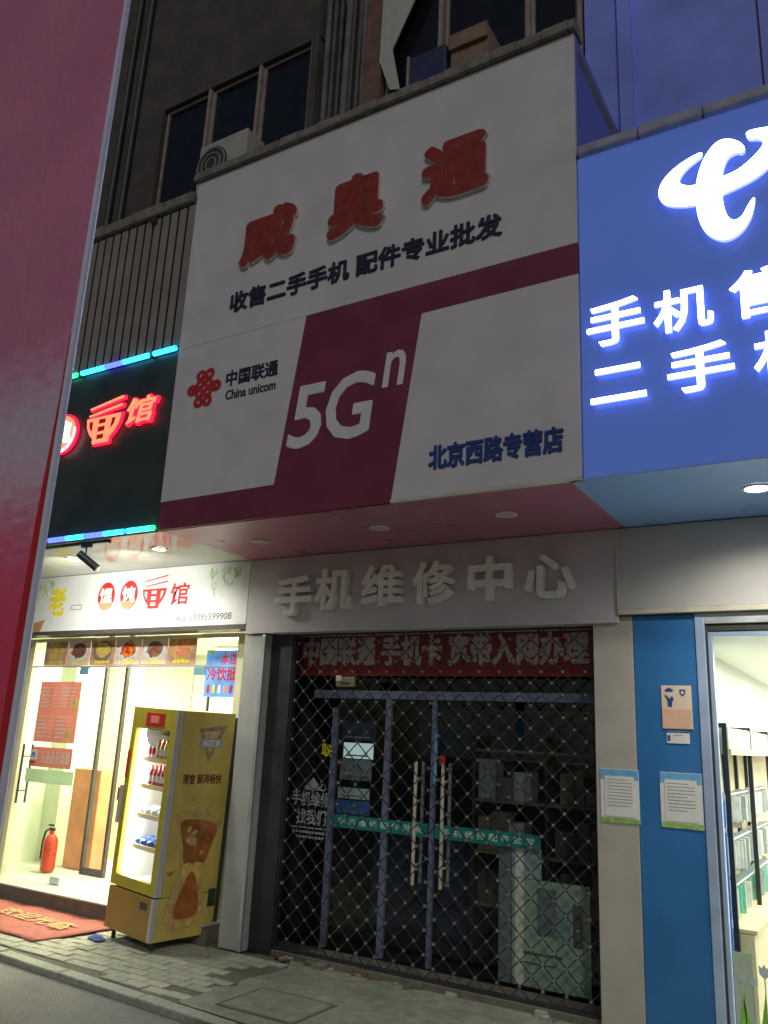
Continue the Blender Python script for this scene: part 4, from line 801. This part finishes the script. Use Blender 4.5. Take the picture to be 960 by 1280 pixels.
fb('base', 'fr_brown', -FW, -.03, 0, .04, .075, .44, .006); fb('base_side', 'fr_gold', -.03, 0, .0, FD, .075, .44, .006); fb('base_back', 'fr_dark', -FW, -.031, .041, FD, .075, .43); fb('base_corner', 'fr_grey', -.035, .001, -.003, .05, .08, .44, .004)
bs = fb('vent_plate', 'black', -.20, -.09, -.004, .0, .33, .39, .002)
fb('cabinet_right', 'fr_gold', -.045, 0, .07, FD, .445, FH, .006); fb('cabinet_left', 'fr_gold', -FW, -FW+.045, .07, FD, .445, FH, .006); fb('cabinet_back', 'fr_in', -FW+.046, -.046, FD-.05, FD-.001, .445, FH-.001); fb('cabinet_top', 'fr_gold', -FW+.046, -.046, .07, FD-.051, FH-.08, FH-.002); fb('cabinet_floor', 'fr_in', -FW+.046, -.046, .07, FD-.051, .445, .5); fb('rear_cover', 'fr_dark', -FW+.01, -.01, FD, FD+.06, .08, FH-.04, .01)
fb('liner', 'fr_in', -.052, -.0455, .075, FD-.051, .5, FH-.081); fb('liner', 'fr_in', -FW+.0455, -FW+.052, .075, FD-.051, .5, FH-.081)
# door
dz0, dz1 = .455, FH+.0
door = MB()
for a in ((-FW,-FW+.075,dz0,dz1),(-.085,0,dz0,dz1),(-FW+.075,-.085,dz0,dz0+.1),(-FW+.075,-.085,dz1-.20,dz1)): door.box(a[0],a[1],.0,.06,a[2],a[3])
do = door.build('door', M['fr_yellow'], fg, .004, xf=frx)
fb('door_pane', 'acrylic', -FW+.076, -.086, .02, .028, dz0+.101, dz1-.201, 0, do); fb('door_edge', 'fr_grey', .0005, .012, -.002, .066, dz0, dz1, .002, do)
fb('door_handle', 'fr_grey', -FW-.012, -FW+.02, -.035, .0, 1.0, 1.35, .006, do); fb('door_plate', 'red', -.50, -.19, -.004, -.0005, dz1-.17, dz1-.045, .0, do); fb('door_badge', 'salmon', -.42, -.28, -.006, -.0045, dz1-.14, dz1-.07, 0, do)
fb('red_label', 'red', -FW-.001, -FW+.04, -.003, -.0005, 1.42, 1.68, 0, do); fb('red_label', 'red', -FW-.06, -FW-.013, -.02, -.017, 1.2, 1.32, 0, do)
mb = MB().prism([(-.50,1.88),(-.42,1.94),(-.36,1.90),(-.28,1.95),(-.24,1.86),(-.27,1.78),(-.36,1.74),(-.45,1.77)], .012, .018).build('burst_sticker', M['thinpaper'], do, xf=frx)
for z in (.82, 1.10, 1.37, 1.62, 1.84): fb('wire_shelf', 'shelf', -FW+.06, -.06, .10, FD-.06, z-.012, z)
for z in (.82, 1.10, 1.37, 1.62, 1.84): fb('price_rail', 'shelf', -FW+.09, -.06, .085, .099, z-.03, z+.012)
lt = fb('lamp_tube', 'lamp', -FW+.08, -FW+.135, .07, .13, .56, FH-.22)
li = bpy.data.lights.new('lamp_light', 'AREA'); li.shape = 'RECTANGLE'; li.size = .05; li.size_y = 1.3; li.energy = 20; li.color = (.94, 1, .97)
lo = bpy.data.objects.new('lamp_light', li); COL.objects.link(lo); lo.matrix_world = frx @ Matrix.LocRotScale(Vector((-FW+.145, .14, 1.25)), Vector((.75, .35, 0)).to_track_quat('-Z', 'Y').to_euler(), None); 
lo.parent = fg; lo.matrix_parent_inverse = wloc(fg).inverted()
# drinks
def drink(x, y, z, r, h, m, cap, lab, grp):
    t = thing('drink_bottle', lab, 'bottle', tuple((frx @ Vector((x, y, z)))), grp)
    MB().lathe((x,y,z+.001), [(r*.85,0),(r,.01),(r,h*.6),(r*.75,h*.72),(r*.35,h*.86),(r*.35,h*.94)], 10).build('bottle_body', M[m], t, smooth=True, xf=frx)
    MB().cyl((x,y,z+h*.93),(x,y,z+h),r*.4,8).build('cap', M[cap], t, xf=frx); MB().cyl((x,y,z+h*.2),(x,y,z+h*.5),r*1.02,12).build('wrapper', M['paper' if m != 'bottle_wh' else 'red'], t, xf=frx)
rr = random.Random(5)
rows = [(1.84, .0, .13, ['bottle_or', 'bottle_br', 'bottle_or', 'bottle_or'], 'top'), (1.62, 0, .195, ['bottle_red', 'bottle_wh', 'bottle_wh', 'bottle_or', 'bottle_or', 'bottle_ye'], 'second'), (1.37, 0, .19, ['bottle_red', 'bottle_red', 'bottle_red', 'bottle_red'], 'third')]
for z, _, h, ms, nm in rows:
    n = len(ms)
    for i, m in enumerate(ms):
        for y in (.14, .24): drink(-.295-.066*(n-1-i)-(.02 if y > .2 else 0), y, z, .03, h, m, 'red', '%s drink bottle on the %s fridge shelf' % ({'bottle_or':'orange','bottle_br':'brown','bottle_red':'red','bottle_wh':'white','bottle_ye':'yellow'}[m], nm), '%s drink bottles on the %s fridge shelf' % (m[7:], nm))
def pouch(x, y, z, m, lab, grp):
    mb = MB(); vs = []; n = 8
    mb.lathe((x,y,z+.001), [(.05,0),(.062,.02),(.058,.045),(.03,.062),(.012,.066)], 8)
    o = mb.build('snack_pouch', M[m], None, smooth=True, xf=frx); tag(o, lab, 'pouch', grp)
for i in range(5):
    for y in (.17, .3): pouch(-.14-.115*i, y, 1.10, ['bottle_cl', 'bottle_wh'][i % 2], ['pale clear', 'white'][i % 2]+' pouch heaped on the fourth fridge shelf', 'pale pouches on the fourth fridge shelf'); pouch(-.14-.115*i, y, .82, 'bottle_bl', 'blue printed pouch heaped on the fifth fridge shelf', 'blue pouches on the fifth fridge shelf')
# printed side picture: local frame with u along depth, facing +x
SP = frx @ Matrix(((0,-1,0,.0),(1,0,0,0),(0,0,1,0),(0,0,0,1)))   # (u, -out, z)
sp = prism('side_print', M['fr_gold'], fg, [(.075,.46),(FD-.006,.46),(FD-.006,FH-.008),(.075,FH-.008)], -.0015, -.0002, xf=SP)
def spr(name, m, pts, k): return prism(name, M[m], sp, pts, -.0015-.0009*k, -.0017-.0009*(k-1), xf=SP)
U = lambda a, b: (.075+a*(FD-.085), .10+b*(FH-.12))
spr('print_triangle', 'triangle', [U(.32,.93),(U(.86,.95)[0],U(.86,.95)[1]),U(.56,.77)], 1); spr('print_triangle', 'ice', [U(.40,.915),U(.76,.925),U(.565,.81)], 2)
spr('print_plate', 'papergrey', [U(.36,.885),U(.80,.885),U(.78,.842),U(.34,.842)], 3)
text('print_logo', '冰红茶', M['paper'], sp, *U(.40,.846), *U(.76,.88), -.005, .001, .03, frame=SP)
text('print_slogan', '清爽 解渴畅快', M['maroon'], sp, *U(.12,.672), *U(.86,.718), -.0016, .001, .03, frame=SP)
def SPTS(P, n=4): return smoothpts([U(*p) for p in P], n)
spr('print_glass', 'glassprint', SPTS([(.10,.54),(.5,.545),(.94,.51),(.87,.42),(.73,.30),(.71,.24),(.77,.14),(.75,.06),(.55,.032),(.30,.028),(.12,.05),(.08,.12),(.18,.22),(.26,.30),(.19,.42)]), 1)
spr('print_tea', 'tea', SPTS([(.19,.50),(.5,.51),(.88,.475),(.80,.39),(.67,.30),(.36,.30),(.27,.40)]), 2)
spr('print_light', 'tealight', SPTS([(.32,.31),(.69,.31),(.64,.24),(.52,.22),(.36,.24)]), 2.3)
spr('print_tea', 'teadeep', SPTS([(.46,.275),(.58,.25),(.68,.14),(.66,.09),(.50,.07),(.28,.08),(.24,.12),(.34,.20)]), 2.8)
rr = random.Random(8)
for i in range(16):
    b_ = rr.uniform(.32, .485); wd = .10+.9*(b_-.30); a = .5+rr.uniform(-1, 1)*wd*.9; q = rr.uniform(.035, .085); t_ = rr.uniform(0, 3)
    spr('print_ice', rr.choice(['glassprint', 'glassprint', 'tea', 'teadeep', 'tea']), [U(a+q*math.cos(t_+k*1.57+rr.uniform(-.2,.2)), b_+q*.33*math.sin(t_+k*1.57)) for k in range(4)], 3.4+.12*i)
for i in range(30):
    f_ = i/29; a = .10+.64*f_; b_ = .045+.04*(2*f_-1)**2+rr.uniform(-.006,.006); q = rr.uniform(.02, .045); spr('print_bubble', rr.choice(['ice', 'tealight', 'glassprint']), [U(*p) for p in ell(a, b_, q, q*.34, 8)], 3+.1*i)
for sg_ in (0, 1):
    for i in range(6): spr('print_bubble', rr.choice(['ice', 'tealight']), [U(*p) for p in ell((.12+.02*i if sg_ == 0 else .74-.01*i), .08+.025*i, .02, .012, 7)], 3.2+.1*i)
for i in range(4):
    a = .38+.09*i; h_ = .012+.012*rr.random(); spr('print_splash', rr.choice(['glassprint', 'ice']), SPTS([(a-.05,.53),(a+.05,.53),(a+.03,.54+h_*.5),(a,.545+h_),(a-.03,.54+h_*.5)], 3), 2+.15*i)
spr('print_leaf', 'fr_brown', [U(.02,.28),U(.20,.29),U(.12,.26)], 1); spr('print_table', 'fr_dark', [U(.86,.19),U(.999,.19),U(.999,.11),U(.86,.11)], 1.5)
rg = MB()
rr = random.Random(2)
rg.lathe((-6.62,5.94,0), [(.05,0),(.075,.012),(.05,.026),(.02,.034)], 9); rg.lathe((-6.53,5.91,0), [(.04,0),(.06,.01),(.04,.02),(.01,.03)], 8)
o = rg.build('folded_rag', M['rag'], smooth=True); tag(o, 'blue rag wedged under the corner of the yellow fridge', 'rag')
# ------------------------------------------------------------------ door mat
dm = thing('door_mat', 'red welcome mat with yellow characters in front of the noodle shop step', 'mat', (-7.6, 6.0, 0))
mpts = [(-8.85,6.40),(-7.9,6.41),(-6.85,6.40),(-6.70,6.1),(-6.82,5.62),(-7.05,5.42),(-7.5,5.44),(-8.0,5.55),(-8.85,5.58)]
mb = MB(); sub = 12; nx_, ny_ = 26, 12; vs = []
for j in range(ny_+1):
    for i in range(nx_+1):
        u = i/nx_; v = j/ny_; xl = -8.85; xr = -6.72-.22*(1-v)**2 - .05*v; yb = 5.47+.10*(1-u)+.02*math.sin(u*9); yt = 6.405
        x = xl+(xr-xl)*u; y = yb+(yt-yb)*v; vs.append((x, y, .008+.005*math.sin(x*7+y*3)+.004*math.sin(x*13-y*9)+(.02*max(0, v-.9)*10*.5)))
fs = [(j*(nx_+1)+i, j*(nx_+1)+i+1, (j+1)*(nx_+1)+i+1, (j+1)*(nx_+1)+i) for j in range(ny_) for i in range(nx_)]
o = mb.add(vs, fs).build('mat_sheet', M['mat_red'], dm, smooth=True); sd = o.modifiers.new('solid', 'SOLIDIFY'); sd.thickness = .008; sd.offset = 1
def ground_text(name, s, m, parent, cx, cy, w_, h_, z, rot=0):
    fr = Matrix.Translation((cx, cy, z)) @ Matrix.Rotation(R(rot), 4, 'Z') @ Matrix(((1,0,0,0),(0,0,1,0),(0,-1,0,0),(0,0,0,1)))
    return text(name, s, m, parent, -w_/2, -h_/2, w_/2, h_/2, 0, .002, .012, frame=fr)
ground_text('lettering', '欢迎光临', M['mat_txt'], dm, -7.62, 6.02, 1.15, .24, .0275, -3); ground_text('lettering', '出入平安', M['mat_txt'], dm, -7.95, 5.68, .5, .07, .0265, -3)
# ------------------------------------------------------------------ red post beside the camera
m = mat('post_paint_reflections', (.66, .22, .36), .3, var=.12, vscale=2.5, bump=.35, bscale=30)
def post_reflections(m):   # mauve paint above; pale belt and red glow below are reflections painted in
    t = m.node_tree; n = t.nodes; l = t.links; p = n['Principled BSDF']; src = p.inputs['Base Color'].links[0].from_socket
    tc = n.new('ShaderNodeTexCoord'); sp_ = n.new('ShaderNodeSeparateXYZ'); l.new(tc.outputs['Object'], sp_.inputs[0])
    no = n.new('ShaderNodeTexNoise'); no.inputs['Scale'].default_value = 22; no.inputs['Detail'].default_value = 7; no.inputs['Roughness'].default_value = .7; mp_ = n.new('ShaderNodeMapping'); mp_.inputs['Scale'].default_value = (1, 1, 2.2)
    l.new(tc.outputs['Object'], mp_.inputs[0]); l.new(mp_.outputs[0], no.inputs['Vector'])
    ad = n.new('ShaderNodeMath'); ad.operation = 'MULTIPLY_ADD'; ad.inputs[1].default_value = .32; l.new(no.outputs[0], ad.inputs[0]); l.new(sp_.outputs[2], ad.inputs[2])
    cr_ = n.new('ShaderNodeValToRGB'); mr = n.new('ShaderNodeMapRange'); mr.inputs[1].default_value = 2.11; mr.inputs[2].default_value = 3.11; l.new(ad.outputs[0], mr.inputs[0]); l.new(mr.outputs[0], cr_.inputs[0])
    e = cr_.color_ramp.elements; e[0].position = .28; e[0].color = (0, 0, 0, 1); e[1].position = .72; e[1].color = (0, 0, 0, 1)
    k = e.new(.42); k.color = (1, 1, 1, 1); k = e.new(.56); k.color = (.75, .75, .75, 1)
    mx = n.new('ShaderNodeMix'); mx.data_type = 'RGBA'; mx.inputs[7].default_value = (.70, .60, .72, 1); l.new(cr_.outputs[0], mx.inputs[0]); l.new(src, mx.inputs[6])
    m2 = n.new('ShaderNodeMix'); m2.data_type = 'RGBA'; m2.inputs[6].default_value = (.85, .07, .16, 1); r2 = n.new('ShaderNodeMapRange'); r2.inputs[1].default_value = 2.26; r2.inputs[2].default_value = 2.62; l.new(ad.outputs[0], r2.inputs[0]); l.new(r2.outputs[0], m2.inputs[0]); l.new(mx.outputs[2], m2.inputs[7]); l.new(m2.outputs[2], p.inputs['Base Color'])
post_reflections(m)
tp = thing('red_post', 'tall glossy dull red metal post panel close by at the road edge', 'post', (-1.6, .95, -.06))
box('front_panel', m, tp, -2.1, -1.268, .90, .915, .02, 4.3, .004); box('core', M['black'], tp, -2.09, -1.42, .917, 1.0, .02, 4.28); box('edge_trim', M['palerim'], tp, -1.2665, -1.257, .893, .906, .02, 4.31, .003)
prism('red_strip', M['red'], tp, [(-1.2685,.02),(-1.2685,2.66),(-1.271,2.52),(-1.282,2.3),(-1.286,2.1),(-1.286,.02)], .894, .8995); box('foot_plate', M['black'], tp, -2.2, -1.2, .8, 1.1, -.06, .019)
